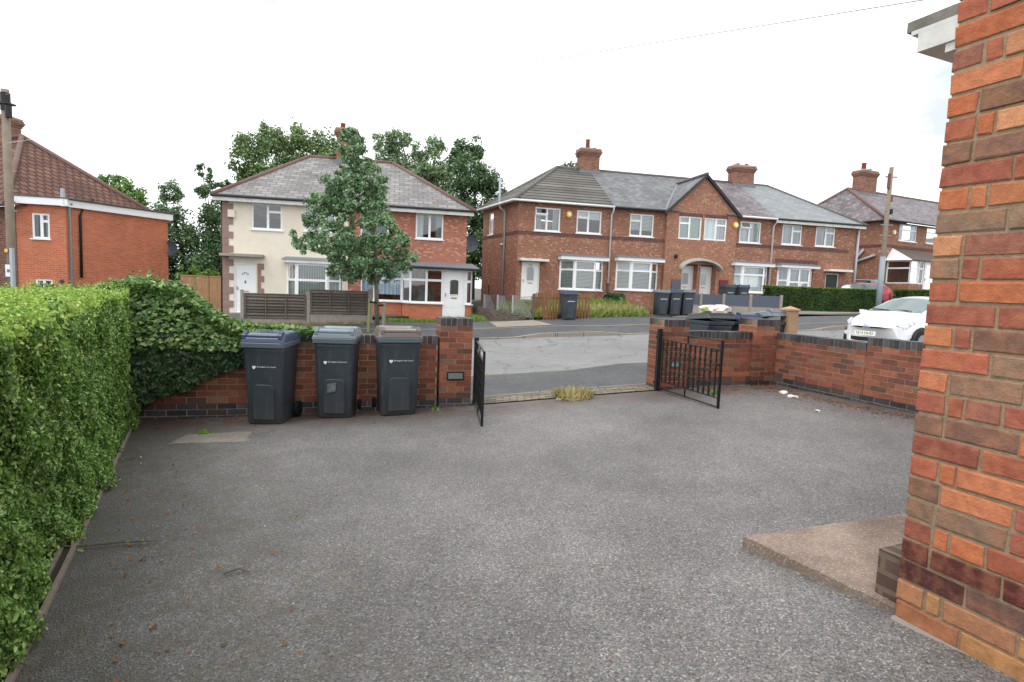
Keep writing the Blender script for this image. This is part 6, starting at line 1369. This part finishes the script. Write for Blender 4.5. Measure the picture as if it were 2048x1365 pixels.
def rear_car(label, rear, head, col, prof, plate=True, gl=(3.2, .95)):
    c = Car(prof, .12); h = Vector(head).normalized(); z = T(rear[0] + h.x * 1.5, rear[1] + h.y * 1.5); r = thing('parked_car', label, 'car', (rear[0], rear[1], z), math.atan2(h.y, h.x)); c.body(r, col)
    xw = [p for p in prof if p[0] > 0]
    for a, b2 in ((.47, .66), (1.53, 1.34)): cut(c.patch(.5, c.L - 1.25, a, b2, .008, 16, 6), 'side_window', M['cglass'], r)
    cut(c.patch(.06, .42, .70, 1.30, .01, 6, 14), 'rear_window', M['cglass'], r)
    cut(c.patch(c.L - 1.75, c.L - 1.1, .68, 1.32, .008, 8, 14), 'windscreen', M['cglass'], r)
    for a, b2 in ((.40, .62), (1.60, 1.38)): cut(c.patch(.02, .2, a, b2, .01, 4, 6), 'tail_light', M['tail'], r)
    b = MB(); b.box(-.02, -.008, -.26, .26, .62, .73); b.build('number_plate', M['platey'], r)
    b = MB(); b.tube([(-.02, 0, .86), (-.004, 0, .86)], .05, 14); b.build('emblem', M['chrome'], r)
    c.wheels(r, (.7, c.L - .8), .31, c.q(1.5, 1)); return r
rear_car('red hatchback parked behind clipped hedge, rear towards the road', (19.95, 30.6), (-.9, .43), M['carr'], [(0,.74,.32,.92,1.02,.60),(.06,.80,.26,.96,1.18,.60),(.3,.83,.22,.98,1.40,.60),(.6,.84,.2,.98,1.49,.60),(1.6,.84,.2,.96,1.52,.60),(2.2,.84,.2,.94,1.42,.60),(2.8,.83,.2,.90,1.02,.62),(3.4,.78,.2,.80,.88,.6),(3.6,.66,.25,.66,.72,.5)])
rear_car('dark estate car parked in front of far brick house side wall', (21.35, 33.6), (-.55, .83), M['cark'], [(0,.80,.36,1.05,1.2,.66),(.06,.86,.3,1.08,1.45,.66),(.25,.88,.26,1.08,1.66,.66),(.6,.89,.24,1.08,1.72,.66),(2.2,.89,.24,1.06,1.72,.66),(2.8,.89,.24,1.04,1.6,.66),(3.5,.88,.24,1.0,1.14,.68),(4.2,.82,.24,.9,1.0,.64),(4.4,.7,.3,.74,.8,.5)])

# ------------------------------------------------------------------ small things on the drive
def mesh_patch(name, label, pts, dz, mat, cat):
    c = np.mean(pts, axis=0); z = T(*c); r = thing(name, label, cat, (c[0], c[1], z)); b = MB(); n = 10; a, b1, c1, d = [np.array(p) for p in pts]; g = []
    for i in range(n + 1):
        for k in range(n + 1):
            u, v = i / n, k / n; p = (1 - v) * ((1 - u) * a + u * b1) + v * ((1 - u) * d + u * c1); e = .006 if i in (0, n) or k in (0, n) else 0; g.append((p[0] - c[0] + random.uniform(-e, e), p[1] - c[1] + random.uniform(-e, e), T(*p) - z + dz - (.012 if e else 0)))
    b.add(g, [(i * (n + 1) + k, (i + 1) * (n + 1) + k, (i + 1) * (n + 1) + k + 1, i * (n + 1) + k + 1) for i in range(n) for k in range(n)]); b.build('surface', mat, r)
mesh_patch('concrete_patch', 'flat rectangular concrete patch set in the drive before the bins', [(-3.37,5.58),(-2.66,5.70),(-2.82,6.2),(-3.43,5.98)], .026, m_asphalt('patch_concrete', (106,101,94), (130,124,116), (148,142,134), 110, None, rough=.85, patch=.3, bump=.4), 'concrete patch')
M['paper'] = m_plain('white_paper', (226,224,220), .8, .05, 10); M['brownleaf'] = m_leaf('fallen_leaf', [(118,66,40), (150,92,54), (98,72,46), (176,138,84)], .8, .2, .1)
for x, y, s, l in ((4.0,8.35,.07,'crumpled white paper scrap near the corner of the walls'), (3.98,8.02,.075,'crumpled white paper scrap against side wall plinth'), (3.84,7.08,.035,'tiny white litter scrap on drive nearest the house')):
    r = thing('paper_litter', l, 'litter', (x, y, T(x, y) + .015)); bm = bmesh.new(); bmesh.ops.create_icosphere(bm, subdivisions=2, radius=s)
    for v in bm.verts: v.co = Vector((v.co.x, v.co.y, max(v.co.z, 0) * .6)) * random.uniform(.6, 1.2)
    me = bpy.data.meshes.new('scrap'); bm.to_mesh(me); bm.free(); me.materials.append(M['paper']); link('scrap', me, r)
def litter(k, fn, size, mat, name):
    xy = fn(k); P = np.c_[xy, TA(xy[:, 0], xy[:, 1]) + .02]; N = np.tile([0, 0, 1.0], (k, 1)) + RNG.normal(size=(k, 3)) * .25; o = leaves(name, P, N, RNG.uniform(.4, 1.1, k) * size, mat, None, 'leaf'); o['kind'] = 'stuff'; return o
def along(a, b, w): a, b = np.array(a), np.array(b); t = b - a; n = np.array([-t[1], t[0]]) / np.linalg.norm(t); return lambda k: a + t * RNG.random((k, 1)) + n * (np.sign(w) * RNG.exponential(abs(w), (k, 1)))
litter(520, along(FP(3.9, .0), FP(5.35, .0), -.22), .035, M['brownleaf'], 'leaf_litter'); litter(700, along((4.1, 8.85), (4.85, 6.7), -.16), .035, M['brownleaf'], 'leaf_litter')
litter(260, along(FP(-.2, -.05), FP(-3.6, -.05), .18), .035, M['brownleaf'], 'leaf_litter'); litter(160, quadpts((-4,6),(4,8),(1,2),(-1.3,2)), .02, M['brownleaf'], 'leaf_litter'); litter(150, along((-1.2, 1.5), (-4.3, 6.5), -.22), .03, M['brownleaf'], 'leaf_litter')
litter(60, quadpts((-3,6),(4,8),(1.2,2.4),(-1,2.4)), .012, M['paper'], 'grit_specks')
def twig(label, pts, lv):
    o = np.array([*pts[0], T(*pts[0]) + .02]); r = thing('fallen_twig', label, 'twig', tuple(o)); b = MB(); q = [Vector((x - o[0], y - o[1], T(x, y) + .022 - o[2] + random.uniform(0, .01))) for x, y in pts]; b.tube(q, [.006] * (len(q) - 1) + [.003], 5); b.build('stem', M['bark'], r)
    if lv: k = lv; i = RNG.integers(0, len(q), k); leaves('leaves', np.array([q[j] for j in i]) + RNG.normal(size=(k, 3)) * [.03, .03, .008], RNG.normal(size=(k, 3)) + [0, 0, 1], RNG.uniform(.6, 1, k) * .04, M['hedge'], r, 'leaf')
twig('leafy privet twig lying on the drive beside the hedge', [(-2.5,3.02),(-2.3,3.05),(-2.12,3.1),(-1.95,3.12)], 7); twig('short leafy twig on the drive near the hedge end', [(-3.55,4.9),(-3.42,4.94),(-3.28,5.0)], 12); twig('bare brown twig on the drive in front', [(-1.38,2.72),(-1.32,2.76),(-1.26,2.74)], 0)
